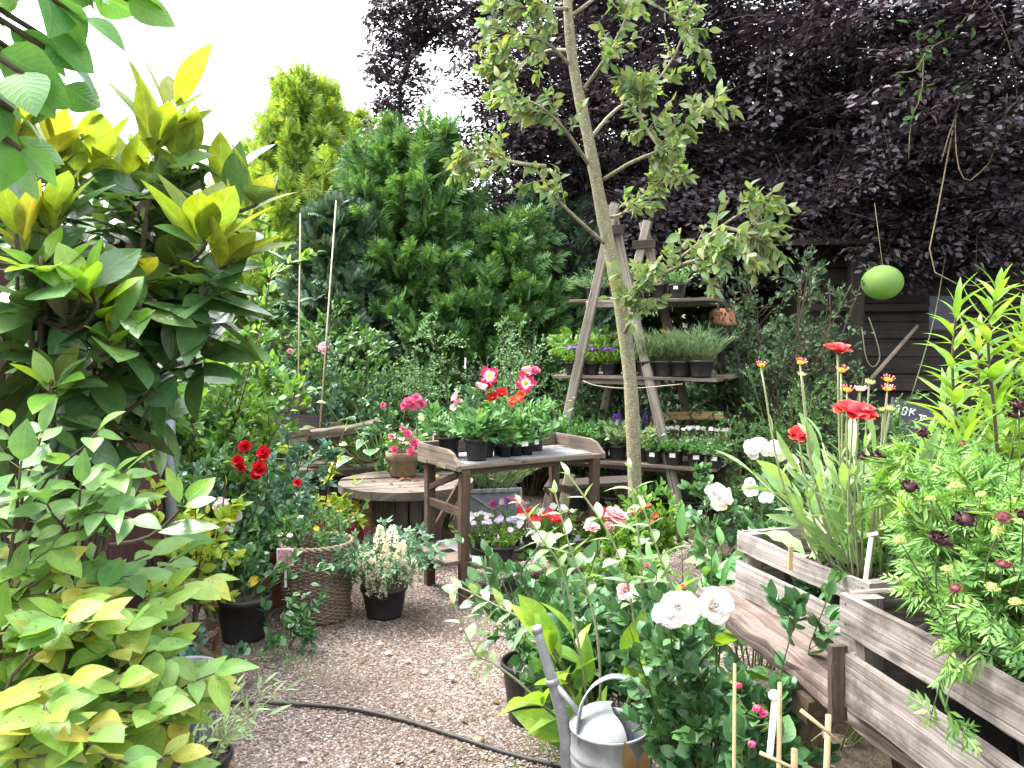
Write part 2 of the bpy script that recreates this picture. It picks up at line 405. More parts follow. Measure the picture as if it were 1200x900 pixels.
def plain(name, col, rough=.5, metal=0.0, spec=.4, nscale=20.0, namt=.35, bump=.0, col2=None, trans=0.0):
    m, t, o = newmat(name); L = t.links
    tc = nd(t, "ShaderNodeTexCoord"); n = nd(t, "ShaderNodeTexNoise", Scale=nscale, Detail=5.0, Roughness=.65); L.new(tc.outputs["Object"], n.inputs["Vector"])
    c2 = col2 or tuple(c*(1-namt) for c in col)
    cr = ramp(t, n.outputs[0], [(.3, c2), (.68, col)])
    p = nd(t, "ShaderNodeBsdfPrincipled", Roughness=rough, Metallic=metal); p.inputs["Specular IOR Level"].default_value = spec
    L.new(cr.outputs[0], p.inputs["Base Color"])
    if bump:
        b = nd(t, "ShaderNodeBump", Strength=bump, Distance=.01); L.new(n.outputs[0], b.inputs["Height"]); L.new(b.outputs[0], p.inputs["Normal"])
    if trans:
        tr = nd(t, "ShaderNodeBsdfTranslucent"); L.new(cr.outputs[0], tr.inputs[0]); mx = nd(t, "ShaderNodeMixShader"); mx.inputs[0].default_value = trans
        L.new(p.outputs[0], mx.inputs[1]); L.new(tr.outputs[0], mx.inputs[2]); L.new(mx.outputs[0], o.inputs[0])
    else: L.new(p.outputs[0], o.inputs[0])
    return m
def woodmat(name, dark, light, stain=(.05, .04, .03), stain_amt=.5, grain=55.0, rough=.8, moss=None, bump=.5):
    m, t, o = newmat(name); L = t.links
    uv = nd(t, "ShaderNodeUVMap"); g = nd(t, "ShaderNodeNewGeometry"); sep = nd(t, "ShaderNodeSeparateXYZ"); L.new(uv.outputs[0], sep.inputs[0])
    cmb = nd(t, "ShaderNodeCombineXYZ")
    L.new(math_n(t, 'MULTIPLY', sep.outputs[0], 1.5), cmb.inputs[0]); L.new(math_n(t, 'MULTIPLY', sep.outputs[1], grain), cmb.inputs[1])
    L.new(math_n(t, 'MULTIPLY', g.outputs["Random Per Island"], 40.0), cmb.inputs[2])
    n1 = nd(t, "ShaderNodeTexNoise", Scale=1.0, Detail=6.0, Roughness=.62, Distortion=.25); L.new(cmb.outputs[0], n1.inputs["Vector"])
    cr = ramp(t, n1.outputs[0], [(.28, dark), (.5, tuple((a+b)/2 for a, b in zip(dark, light))), (.72, light)])
    tc = nd(t, "ShaderNodeTexCoord"); n2 = nd(t, "ShaderNodeTexNoise", Scale=7.0, Detail=5.0, Roughness=.7); L.new(tc.outputs["Object"], n2.inputs["Vector"])
    sr = ramp(t, n2.outputs[0], [(.48, (0, 0, 0)), (.68, (1, 1, 1))])
    col = mix_c(t, math_n(t, 'MULTIPLY', sr.outputs[0], stain_amt), cr.outputs[0], stain)
    hv = nd(t, "ShaderNodeHueSaturation"); L.new(col, hv.inputs["Color"]); L.new(math_n(t, 'ADD', math_n(t, 'MULTIPLY', g.outputs["Random Per Island"], .5), .75), hv.inputs["Value"]); col = hv.outputs[0]
    # knots, and dark weather streaks running with the grain
    kc = nd(t, "ShaderNodeCombineXYZ"); L.new(math_n(t, 'MULTIPLY', sep.outputs[0], 4.0), kc.inputs[0]); L.new(math_n(t, 'MULTIPLY', sep.outputs[1], 11.0), kc.inputs[1]); L.new(math_n(t, 'MULTIPLY', g.outputs["Random Per Island"], 60.0), kc.inputs[2])
    vk = nd(t, "ShaderNodeTexVoronoi", Scale=1.0); L.new(kc.outputs[0], vk.inputs["Vector"]); kr = ramp(t, vk.outputs["Distance"], [(.07, (1, 1, 1)), (.15, (0, 0, 0))])
    col = mix_c(t, math_n(t, 'MULTIPLY', kr.outputs[0], .75), col, tuple(x*.45 for x in dark))
    ws = nd(t, "ShaderNodeCombineXYZ"); L.new(math_n(t, 'MULTIPLY', sep.outputs[0], .9), ws.inputs[0]); L.new(math_n(t, 'MULTIPLY', sep.outputs[1], 130.0), ws.inputs[1]); L.new(math_n(t, 'MULTIPLY', g.outputs["Random Per Island"], 25.0), ws.inputs[2])
    n5 = nd(t, "ShaderNodeTexNoise", Scale=1.0, Detail=3.0); L.new(ws.outputs[0], n5.inputs["Vector"]); wr = ramp(t, n5.outputs[0], [(.58, (0, 0, 0)), (.66, (1, 1, 1))])
    col = mix_c(t, math_n(t, 'MULTIPLY', wr.outputs[0], .55), col, tuple(x*.5 for x in dark))
    if moss:
        n3 = nd(t, "ShaderNodeTexNoise", Scale=11.0, Detail=6.0, Roughness=.75); L.new(tc.outputs["Object"], n3.inputs["Vector"])
        mr = ramp(t, n3.outputs[0], [(.52, (0, 0, 0)), (.64, (1, 1, 1))]); col = mix_c(t, math_n(t, 'MULTIPLY', mr.outputs[0], .7), col, moss)
    p = nd(t, "ShaderNodeBsdfPrincipled", Roughness=rough); p.inputs["Specular IOR Level"].default_value = .25; L.new(col, p.inputs["Base Color"])
    b = nd(t, "ShaderNodeBump", Strength=bump, Distance=.004); L.new(n1.outputs[0], b.inputs["Height"]); L.new(b.outputs[0], p.inputs["Normal"])
    L.new(p.outputs[0], o.inputs[0]); return m
# ------------------------------------------------------------------ the materials
BARKM = plain("bark_brown", (.10, .075, .055), .9, nscale=30, namt=.6, bump=.6)
TWIG = plain("twig_green", (.09, .12, .035), .6, nscale=40, namt=.4)
TWIGB = plain("twig_brown", (.09, .06, .04), .8, nscale=40, namt=.5)
TWIGP = plain("twig_pale", (.30, .33, .18), .6, nscale=40, namt=.2)
GREYWOOD = woodmat("wood_grey", (.115, .098, .082), (.31, .28, .235), stain=(.10, .075, .06), stain_amt=.45)
PALLET = woodmat("wood_crate", (.115, .096, .086), (.36, .335, .315), stain=(.075, .05, .045), stain_amt=.65, grain=70, bump=1.0)
BENCHPLANK = woodmat("wood_bench_plank", (.06, .04, .034), (.23, .185, .165), stain=(.07, .04, .032), stain_amt=.8, grain=60, bump=1.2)
CRATE2 = woodmat("wood_crate_brown", (.08, .064, .057), (.275, .245, .225), stain=(.035, .022, .019), stain_amt=.8, grain=70, bump=1.0)
BROWNWOOD = woodmat("wood_brown", (.045, .028, .02), (.11, .07, .05), stain=(.035, .025, .018), stain_amt=.5, moss=(.09, .09, .045))
TABLEWOOD = woodmat("wood_table", (.085, .064, .052), (.22, .175, .145), stain=(.08, .06, .045), stain_amt=.5)
DARKWOOD = woodmat("wood_dark", (.018, .014, .012), (.05, .040, .033), stain=(.012, .010, .009), stain_amt=.5)
SHEDWOOD = woodmat("wood_shed", (.02, .017, .015), (.055, .046, .04), stain=(.014, .012, .011), stain_amt=.6, grain=40)
REDFENCE = woodmat("wood_red_fence", (.045, .018, .018), (.10, .045, .042), stain=(.03, .014, .014), stain_amt=.4)
CUTWOOD = woodmat("wood_fresh", (.36, .22, .11), (.60, .42, .24), stain=(.30, .18, .09), stain_amt=.3)
BENCHWOOD = woodmat("wood_bench", (.07, .055, .042), (.19, .155, .12), stain=(.05, .036, .03), stain_amt=.6, moss=(.10, .10, .05))
BACKWOOD = woodmat("wood_bench_back", (.05, .035, .04), (.12, .09, .095), stain=(.035, .03, .03), stain_amt=.5)
POTBLACK = plain("plastic_black", (.014, .014, .017), .45, spec=.4, nscale=9, col2=(.034, .031, .029))
SOIL = plain("soil", (.045, .03, .02), .95, nscale=90, namt=.7, bump=1.0)
TERRA = plain("terracotta", (.36, .15, .085), .85, nscale=18, namt=.4, bump=.2)
TERRAOLD = plain("terracotta_mossy", (.30, .20, .13), .9, nscale=22, bump=.4, col2=(.12, .12, .075))
GALV = plain("galvanised", (.36, .38, .40), .55, metal=.35, nscale=13, col2=(.20, .21, .225))
GALVDULL = plain("galvanised_dull", (.26, .28, .32), .55, metal=.3, nscale=18, col2=(.16, .175, .21))
LINER = plain("speckled_liner", (.34, .34, .36), .85, nscale=150, col2=(.12, .12, .13))
WHITEP = plain("white_plastic", (.78, .78, .76), .5, nscale=5, namt=.05)
CANE = plain("bamboo", (.34, .25, .13), .6, nscale=30, namt=.3)
CREAMCANE = plain("pale_cane", (.42, .36, .25), .6, nscale=30, namt=.2)
RUBBER = plain("rubber_hose", (.020, .020, .024), .55, nscale=25, col2=(.055, .05, .045))

L_GOLD = leafmat("thuja_golden", [(.11, .195, .04), (.19, .28, .055), (.29, .36, .085)], trans=.35, vein=0, rough=.6)
L_THUJA = leafmat("thuja_green", [(.035, .09, .035), (.065, .145, .045), (.13, .23, .07)], trans=.28, vein=0, rough=.6)
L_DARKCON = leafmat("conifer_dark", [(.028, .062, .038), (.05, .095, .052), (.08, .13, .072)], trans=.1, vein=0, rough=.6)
L_BEECH = leafmat("beech_purple", [(.024, .023, .028), (.038, .033, .041), (.054, .044, .056), (.058, .038, .044)], trans=.12, vein=0, rough=.45, spec=.42, tint=(1.3, .7, 1.0))
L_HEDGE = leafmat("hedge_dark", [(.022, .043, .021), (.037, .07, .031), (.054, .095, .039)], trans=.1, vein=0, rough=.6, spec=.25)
L_APPLE = leafmat("apple_leaf", [(.075, .14, .055), (.105, .175, .07), (.15, .21, .09), (.19, .21, .09)], trans=.42, rough=.5, vein=.25, under=(.26, .30, .16))
L_MID = leafmat("leaf_mid_green", [(.03, .085, .022), (.05, .12, .03), (.085, .17, .04)], trans=.3, vein=.15)
L_FRESH = leafmat("leaf_fresh", [(.06, .14, .025), (.09, .19, .03), (.14, .25, .04)], trans=.38, vein=.2)
L_ROSE = leafmat("rose_leaf", [(.03, .085, .03), (.045, .115, .042), (.07, .15, .055)], trans=.2, rough=.32, spec=.5, vein=.18, veins=6)
L_BLUEROSE = leafmat("rose_leaf_bluish", [(.035, .095, .06), (.06, .13, .085), (.10, .18, .13)], trans=.2, rough=.35, spec=.5, vein=.15, veins=6)
L_LIME = leafmat("leaf_lime", [(.16, .26, .03), (.24, .34, .04), (.33, .37, .06)], trans=.42, vein=.2)
L_YEL = leafmat("shrub_yellowing", [(.09, .19, .04), (.12, .22, .045), (.15, .25, .05), (.19, .265, .055), (.27, .25, .05)], trans=.4, vein=.22, rough=.5, spots=.7)
L_PALE = leafmat("shrub_pale_green", [(.085, .18, .06), (.12, .22, .07), (.15, .26, .085)], trans=.38, vein=.22, rough=.42, spec=.45)
L_MYOUNG = leafmat("magnolia_young", [(.15, .22, .04), (.20, .26, .05), (.255, .265, .06)], trans=.5, vein=.4, rough=.36, veins=7, tint=(1.2, 1.15, .45))
L_MOLD = leafmat("magnolia_old", [(.04, .105, .035), (.065, .145, .045), (.105, .19, .06)], trans=.18, vein=.12, rough=.25, spec=.6, veins=7, under=(.095, .105, .045), coat=.3, spots=.4)
L_SILV = leafmat("leaf_silvery", [(.14, .21, .11), (.20, .28, .15), (.26, .33, .19)], trans=.3, vein=.1, rough=.7)
L_SCAB = leafmat("leaf_feathery", [(.09, .20, .06), (.14, .27, .08), (.20, .34, .11)], trans=.35, vein=0, rough=.55)
L_WILLOW = leafmat("leaf_willowy", [(.10, .20, .035), (.135, .245, .045), (.19, .29, .06)], trans=.45, vein=.15, rough=.45)
L_GRASS = leafmat("grass_blade", [(.08, .17, .05), (.13, .24, .07), (.20, .29, .11)], trans=.3, vein=0)
L_HOSTA = leafmat("hosta_leaf", [(.035, .10, .045), (.05, .13, .055)], trans=.25, vein=.1, edge=((.50, .52, .36), .40))
L_LAV = leafmat("lavender_leaf", [(.08, .14, .07), (.12, .20, .10), (.17, .25, .13)], trans=.2, vein=0, rough=.7)
L_DAHLIA = leafmat("dahlia_leaf", [(.05, .14, .045), (.075, .18, .06), (.12, .24, .08)], trans=.3, vein=.2, rough=.45)
L_ASTIL = leafmat("astilbe_leaf", [(.035, .09, .045), (.055, .12, .06), (.09, .16, .085)], trans=.2, vein=.15, rough=.5)
L_BOX = leafmat("box_leaf", [(.025, .07, .02), (.045, .11, .03), (.075, .16, .045)], trans=.2, vein=0, rough=.4)
L_FUZZY = leafmat("fine_leaf", [(.075, .16, .075), (.11, .21, .095), (.155, .27, .125)], trans=.25, vein=0, rough=.5)
L_TAN = leafmat("leaf_tan", [(.13, .085, .04), (.17, .11, .055), (.10, .06, .032)], trans=.15, vein=.2, rough=.5)

def petal(name, cols, trans=.35, rough=.5): return leafmat(name, cols, trans=trans, vein=0, rough=rough, tint=(1, .95, .9), spec=.25)
P_WHITE = petal("petal_white", [(.90, .90, .88), (.93, .92, .90), (.91, .87, .85)], trans=.55)
P_CREAM = petal("petal_cream", [(.80, .74, .55), (.86, .82, .66), (.90, .87, .76)])
P_RED = petal("petal_red", [(.50, .012, .02), (.60, .02, .03), (.42, .01, .02)])
P_PINK = petal("petal_pink", [(.72, .16, .30), (.78, .24, .38), (.70, .12, .25)])
P_PALEPINK = petal("petal_pale_pink", [(.80, .48, .52), (.84, .58, .60), (.78, .40, .46)])
P_CORAL = petal("petal_coral", [(.66, .10, .07), (.70, .16, .10), (.60, .08, .08)])
P_ORANGE = petal("petal_orange", [(.70, .14, .03), (.75, .22, .05)])
P_MAUVE = petal("petal_mauve", [(.38, .32, .60), (.48, .40, .68), (.60, .52, .74)])
P_PURPLE = petal("petal_purple", [(.16, .07, .36), (.24, .10, .44)])
P_YELLOW = petal("petal_yellow", [(.72, .48, .03), (.76, .58, .08)])
P_MAROON = petal("petal_maroon", [(.022, .005, .010), (.035, .007, .013), (.016, .004, .008)], trans=.05)
P_LGREEN = petal("bud_green", [(.34, .42, .14), (.44, .48, .20)])

def make_ground():
    m, t, o = newmat("gravel_ground"); L = t.links
    tc = nd(t, "ShaderNodeTexCoord"); geo = nd(t, "ShaderNodeNewGeometry")
    v1 = nd(t, "ShaderNodeTexVoronoi", Scale=85.0, Randomness=1.0); L.new(geo.outputs["Position"], v1.inputs["Vector"])
    sp = nd(t, "ShaderNodeSeparateColor"); L.new(v1.outputs["Color"], sp.inputs[0])
    cr = ramp(t, sp.outputs[0], [(0, (.08, .059, .049)), (.25, (.168, .127, .106)), (.5, (.235, .187, .162)), (.75, (.30, .246, .217)), (.93, (.37, .33, .30)), (1, (.46, .44, .42))])
    dd = ramp(t, v1.outputs["Distance"], [(.0, (1, 1, 1)), (.55, (.75, .73, .72)), (.95, (.22, .19, .17))])
    col = mix_c(t, 1.0, cr.outputs[0], dd.outputs[0], 'MULTIPLY')
    n2 = nd(t, "ShaderNodeTexNoise", Scale=1.6, Detail=6.0, Roughness=.65); L.new(geo.outputs["Position"], n2.inputs["Vector"])
    dr = ramp(t, n2.outputs[0], [(.44, (0, 0, 0)), (.62, (1, 1, 1))])
    col = mix_c(t, math_n(t, 'MULTIPLY', dr.outputs[0], .7), col, (.10, .07, .055))
    # bare soil further out, away from the gravel path
    s = nd(t, "ShaderNodeSeparateXYZ"); L.new(geo.outputs["Position"], s.inputs[0])
    n3 = nd(t, "ShaderNodeTexNoise", Scale=2.2, Detail=4.0); L.new(geo.outputs["Position"], n3.inputs["Vector"])
    jit = math_n(t, 'MULTIPLY', math_n(t, 'SUBTRACT', n3.outputs[0], .5), 1.2)
    r1 = math_n(t, 'GREATER_THAN', math_n(t, 'ADD', s.outputs[1], jit), 8.2)
    r2 = math_n(t, 'GREATER_THAN', math_n(t, 'ADD', s.outputs[0], jit), 1.25)
    r3 = math_n(t, 'LESS_THAN', math_n(t, 'ADD', s.outputs[0], jit), -1.75)
    fac = math_n(t, 'MAXIMUM', math_n(t, 'MAXIMUM', r1, r2), r3)
    n4 = nd(t, "ShaderNodeTexNoise", Scale=30.0, Detail=6.0); L.new(geo.outputs["Position"], n4.inputs["Vector"])
    so = ramp(t, n4.outputs[0], [(.3, (.022, .016, .011)), (.7, (.07, .05, .035))])
    col = mix_c(t, fac, col, so.outputs[0])
    p = nd(t, "ShaderNodeBsdfPrincipled", Roughness=.85); p.inputs["Specular IOR Level"].default_value = .2; L.new(col, p.inputs["Base Color"])
    b = nd(t, "ShaderNodeBump", Strength=.9, Distance=.012); L.new(math_n(t, 'SUBTRACT', 1.0, v1.outputs["Distance"]), b.inputs["Height"]); L.new(b.outputs[0], p.inputs["Normal"])
    L.new(p.outputs[0], o.inputs[0])
    mb = MB(); g = np.linspace(-1, 1, 81); g = np.sign(g)*np.abs(g)**2.2*80
    X, Y = np.meshgrid(g, g+6); Z = lump(np.stack([X, Y, 0*X], -1), 1.3)*.008*(np.hypot(X, Y-5) < 8)
    V = np.stack([X, Y, Z], -1).reshape(-1, 3); n = 81
    i = (np.arange(n-1)[:, None]*n+np.arange(n-1)[None]).ravel()
    mb.add(V, [np.stack([i, i+1, i+n+1, i+n], 1)], V[:, :2])
    return tag(mb.build("gravel_ground", m), kind="structure")
make_ground()
def loose_gravel():
    m, t, o = newmat("loose_stones"); L = t.links
    g = nd(t, "ShaderNodeNewGeometry"); cr = ramp(t, g.outputs["Random Per Island"], [(0, (.09, .067, .055)), (.3, (.183, .141, .118)), (.6, (.262, .212, .184)), (.85, (.33, .277, .248)), (1, (.42, .395, .37))])
    p = nd(t, "ShaderNodeBsdfPrincipled", Roughness=.75); L.new(cr.outputs[0], p.inputs["Base Color"]); L.new(p.outputs[0], o.inputs[0])
    n = 42000
    y = 2.5 + 4.6*rnd(n)**1.7; x = np.interp(y, [2.5, 4, 7.2], [-1.15, -1.35, -2.0]) + rnd(n)*np.interp(y, [2.5, 4, 7.2], [1.95, 2.2, 3.6])
    P = np.stack([x, y, lump(np.stack([x, y, 0*x], -1), 1.3)*.008+.001], 1)
    keep = lump(P, 2.3, .8)+.6*lump(P, 6, 2)+R.normal(size=n)*.35 < .42; P = P[keep]; n = len(P)
    ph = (1+5**.5)/2
    ico = nz(np.array([(-1, ph, 0), (1, ph, 0), (-1, -ph, 0), (1, -ph, 0), (0, -1, ph), (0, 1, ph), (0, -1, -ph), (0, 1, -ph), (ph, 0, -1), (ph, 0, 1), (-ph, 0, -1), (-ph, 0, 1)], float))
    F = np.array([(0, 11, 5), (0, 5, 1), (0, 1, 7), (0, 7, 10), (0, 10, 11), (1, 5, 9), (5, 11, 4), (11, 10, 2), (10, 7, 6), (7, 1, 8), (3, 9, 4), (3, 4, 2), (3, 2, 6), (3, 6, 8), (3, 8, 9), (4, 9, 5), (2, 4, 11), (6, 2, 10), (8, 6, 7), (9, 8, 1)])
    s = .0028+.0042*rnd(n)**1.6
    sc = np.stack([s*rnd(n, .8, 1.5), s*rnd(n, .7, 1.1), s*rnd(n, .45, .8)], 1); a = rnd(n, 0, 6.28); c, sn = np.cos(a)[:, None], np.sin(a)[:, None]
    Q = ico[None]*sc[:, None]*(1+R.normal(size=(n, 12, 1))*.14)
    Q = np.stack([c*Q[..., 0]-sn*Q[..., 1], sn*Q[..., 0]+c*Q[..., 1], Q[..., 2]], -1)+P[:, None]
    mb = MB(); mb.add(Q.reshape(-1, 3), [((np.arange(n)*12)[:, None, None]+F[None]).reshape(-1, 3)], smooth=False)
    tag(mb.build("gravel", m), kind="stuff", label="loose beige and pinkish gravel stones covering the path", cat="gravel")
loose_gravel()

# ------------------------------------------------------------------ conifers, hedge and beech behind the garden
def conifer(name, label, base, H, rmax, nb, size, mat, T=T_FROND, sharp=.75, elev=.55, per=24, group=None, cat="tree", zmin=.02):
    """trunk, nb ascending boughs of uneven length, flat sprays along the outer part of every bough"""
    o = thing(name, label, cat, base, group); b = np.asarray(base, float)
    z = zmin+(.97-zmin)*rnd(nb)**.95; a = rnd(nb, 0, 6.28); dirv = np.stack([np.cos(a), np.sin(a), 0*a], 1)
    prof = np.minimum(1, (z+.15)*3.0)*np.clip(1-z, 0.02, 1)**sharp
    r = rmax*prof*(.68+.5*rnd(nb))*(1+.18*lump(dirv*2+np.stack([0*z, 0*z, z*H], 1)+b, 1.6, 1.0))
    e = (elev+.5*z)*(.7+.6*rnd(nb)); p0 = b+np.stack([0*z, 0*z, np.maximum(.05, z*H-r*.5*np.sin(e))], 1)
    t = np.linspace(0, 1, 6); k = np.tan(np.minimum(e, 1.2))
    L = p0[:, None]+(r[:, None]*t)[:, :, None]*dirv[:, None]+(r*k)[:, None, None]*(t**1.5)[None, :, None]*A(0, 0, 1)*.6
    L = L+np.cumsum(R.normal(size=L.shape)*.012*rmax, 1)
    tr, mb = MB(), MB(); tube(tr, [b+A(0, 0, -.05), b+A(.03, .02, H*.4), b+A(0, .02, H*.93)], [rmax*.07+.02, rmax*.05+.015, .012]); tubes(tr, L, np.array([.014, .004]), 4, cap=False)
    leaves(mb, L, per, T, size, (.15, 1.0), .30, 1, .12, .25, .45, tip=True, shrink=.15)
    k = 12; P2 = b+np.stack([R.normal(size=k)*.06*rmax, R.normal(size=k)*.06*rmax, H*(.90+.08*rnd(k))], 1); place(mb, T, P2, nz(A(0, 0, 1)+unit(k)*.35), unit(k), size)
    tr.build("trunk", BARKM, o); mb.build("crown", mat, o)
    return o
c = at(362, 400, 11.2); conifer("conifer_tree", "tall golden yellow-green conifer behind the left side of the garden", A(c[0], 11.2, 0), 4.9, 1.5, 520, .34, L_GOLD, sharp=.7, elev=.8, per=26)
c = at(300, 400, 12.5); conifer("conifer_tree", "lower yellow-green conifer peeping out left of the tall golden conifer", A(c[0], 12.5, 0), 4.2, 1.0, 260, .33, L_GOLD, sharp=.6, elev=.8)
c = at(415, 400, 12.0); conifer("conifer_tree", "golden-green conifer between the tall golden conifer and the bright green one", A(c[0], 12.0, 0), 4.6, 1.1, 300, .33, L_GOLD, sharp=.5, elev=.8)
c = at(480, 400, 9.6); conifer("conifer_tree", "bushy bright green conifer right of the tall golden conifer", A(c[0], 9.6, 0), 3.7, 1.25, 480, .33, L_THUJA, sharp=.36, elev=.45, per=26)
c = at(590, 400, 9.2); conifer("conifer_tree", "smaller green conifer behind the rounded fine-leaved shrub", A(c[0], 9.2, 0), 2.75, 1.0, 340, .30, L_THUJA, sharp=.40, elev=.4)
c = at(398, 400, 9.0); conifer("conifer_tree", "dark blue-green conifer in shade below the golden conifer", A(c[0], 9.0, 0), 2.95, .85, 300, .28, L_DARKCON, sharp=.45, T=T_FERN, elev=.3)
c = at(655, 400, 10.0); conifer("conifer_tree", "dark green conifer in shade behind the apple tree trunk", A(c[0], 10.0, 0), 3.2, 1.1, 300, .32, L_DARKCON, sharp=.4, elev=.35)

def hedge(name, label, path, h, depth, n, size, mat, T=T_SMALL):
    o = thing(name, label, "hedge", (*path[0][:2], 0)); path = np.array(path, float)
    s = rnd(n); P = np.stack([np.interp(s, np.linspace(0, 1, len(path)), path[:, i]) for i in (0, 1)], 1)
    hh = np.interp(s, np.linspace(0, 1, len(path)), h)
    z = hh*(.02+.98*rnd(n)**.8); q = np.stack([P[:, 0], P[:, 1], z], 1)
    face = depth*(1+.5*lump(q, 1.5, .4)+.3*lump(q, 4, 1.4)); off = (1-rnd(n)**2*1.6)
    q[:, 1] -= face*off; q[:, 2] += .3*lump(q, 1.7, 2.0)*(z/hh)
    mb = MB(); D = nz(A(0, -.5, .3)+unit(n)); place(mb, T, q, D, nz(A(0, -.6, .8)+unit(n)*.7), size*(.6+.8*rnd(n)))
    st = MB(); k = 40; s = np.linspace(0.01, .99, k); b = np.stack([np.interp(s, np.linspace(0, 1, len(path)), path[:, i]) for i in (0, 1)]+[0*s-.05], 1)
    hk = np.interp(s, np.linspace(0, 1, len(path)), h)
    tubes(st, np.stack([b, b+np.stack([R.normal(size=k)*.1, R.normal(size=k)*.1, hk*.5], 1), b+np.stack([R.normal(size=k)*.2, R.normal(size=k)*.1, hk*.92], 1)], 1), np.array([.05, .02]))
    st.build("stems", BARKM, o); mb.build("foliage", mat, o)
    return o
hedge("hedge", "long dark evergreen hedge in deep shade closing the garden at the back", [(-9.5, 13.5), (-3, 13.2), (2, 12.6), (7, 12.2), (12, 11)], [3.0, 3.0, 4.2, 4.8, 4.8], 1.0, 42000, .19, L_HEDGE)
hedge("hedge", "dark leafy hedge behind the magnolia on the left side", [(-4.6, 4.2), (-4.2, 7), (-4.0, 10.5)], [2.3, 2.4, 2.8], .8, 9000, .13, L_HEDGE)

def beech():
    base = A(3.6, 10.6, 0); o = thing("beech_tree", "large copper beech with dark purple leaves overhanging the right side", "tree", base)
    lobes = [(930, 90, 9.6, 300, 190, 1.7, 620), (720, 60, 10.2, 200, 150, 1.4, 420), (1150, 50, 8.2, 190, 200, 1.6, 420), (1100, 240, 8.6, 170, 85, 1.1, 240),
             (850, 250, 9.6, 170, 85, 1.1, 250), (625, 175, 10.6, 80, 100, .9, 150), (492, 18, 11, 58, 42, .6, 70), (468, 90, 11, 34, 85, .5, 75), (458, 180, 10.6, 36, 34, .4, 40),
             (580, 20, 10.8, 45, 60, .8, 80), (820, -170, 10, 420, 140, 2.0, 330), (1180, -150, 8.4, 240, 120, 1.5, 170), (1000, 180, 11.2, 380, 150, 1.0, 420), (700, 240, 11, 90, 60, .8, 110), (640, 320, 9.8, 50, 40, .5, 40)]
    C, Rr = [], []
    for (px, py, d, rx, ry, rd, n) in lobes:
        c0 = at(px, py, d); n = int(n*(1.55 if n > 90 else 1.1)); u = unit(n)*(rnd(n)**.42)[:, None]
        C.append(c0+u*A(rx*d/960, rd, ry*d/960)); Rr.append(np.full(n, .40 if n > 90 else .26))
    C = np.concatenate(C); Rr = np.concatenate(Rr)
    keep = lump(C, 1.1, 3.1)+.5*lump(C, 2.9, .6) > -.95
    C, Rr = C[keep], Rr[keep]; m = len(C)
    ax = nz(np.stack([R.normal(size=m)-.35, R.normal(size=m)-.5, -.38+R.normal(size=m)*.16], 1)); nrm = nz(np.stack([R.normal(size=m)*.38, R.normal(size=m)*.35-.3, np.ones(m)], 1))
    nrm = nz(nrm-ax*np.sum(nrm*ax, 1, keepdims=True)); sd = np.cross(nrm, ax)
    per = 44; j = np.tile(np.arange(per), m); li = np.repeat(np.arange(m), per)
    t = (j//2+.5)/(per/2)*2-1; side = np.where(j % 2 == 0, 1, -1); w = rnd(m*per, .08, .62)*(1-np.abs(t)*.6)
    P = C[li]+Rr[li][:, None]*(t[:, None]*ax[li]+(side*w)[:, None]*sd[li]+(R.normal(size=m*per)*.07-.22*t**2-.15*w**2)[:, None]*nrm[li])
    D = nz(ax[li]*.55+sd[li]*side[:, None]+unit(m*per)*.35); N = nz(nrm[li]+unit(m*per)*.5)
    mb = MB(); place(mb, T_BEECH, P, D, N, .076*(.6+.6*rnd(m*per)), wvar=.15, curl=1.0)
    tw = MB(); tubes(tw, np.stack([C-ax*Rr[:, None], C, C+ax*Rr[:, None]-A(0, 0, .06)], 1), np.array([.004, .002]), 3)
    tr = MB(); top = at(1000, -150, 10)
    tube(tr, [base+A(0, 0, -.1), base+A(-.05, 0, 1.6), base+A(-.2, -.1, 3.4), top+A(0, .3, 0)], [.34, .25, .2, .1], 12, smooth_n=14)
    for (p0, pts) in ((2.2, [(1010, 130, 10.2), (930, 102, 9.9), (840, 112, 9.8), (700, 150, 10.2), (600, 170, 10.5)]), (2.8, [(1000, 60, 10.2), (800, 10, 10.2), (600, -10, 10.8), (480, 70, 11), (470, 180, 10.7)]),
                      (1.9, [(1060, 250, 9.8), (1000, 270, 9.2), (900, 275, 9.3), (800, 265, 9.6)]), (2.4, [(1090, 150, 9.6), (1150, 120, 8.8), (1230, 90, 8.2)]), (2.0, [(1080, 270, 9.5), (1120, 250, 8.8), (1180, 262, 8.2)]), (3.0, [(1060, 0, 9.8), (1100, -80, 9)])):
        pp = [base+A(-.1, 0, p0)]+[at(*q) for q in pts]; tube(tr, pp, [.10, .05, .02], 7, smooth_n=16)
    tr.build("trunk", BARKM, o); tw.build("twigs", BARKM, o); mb.build("crown", L_BEECH, o)
beech()

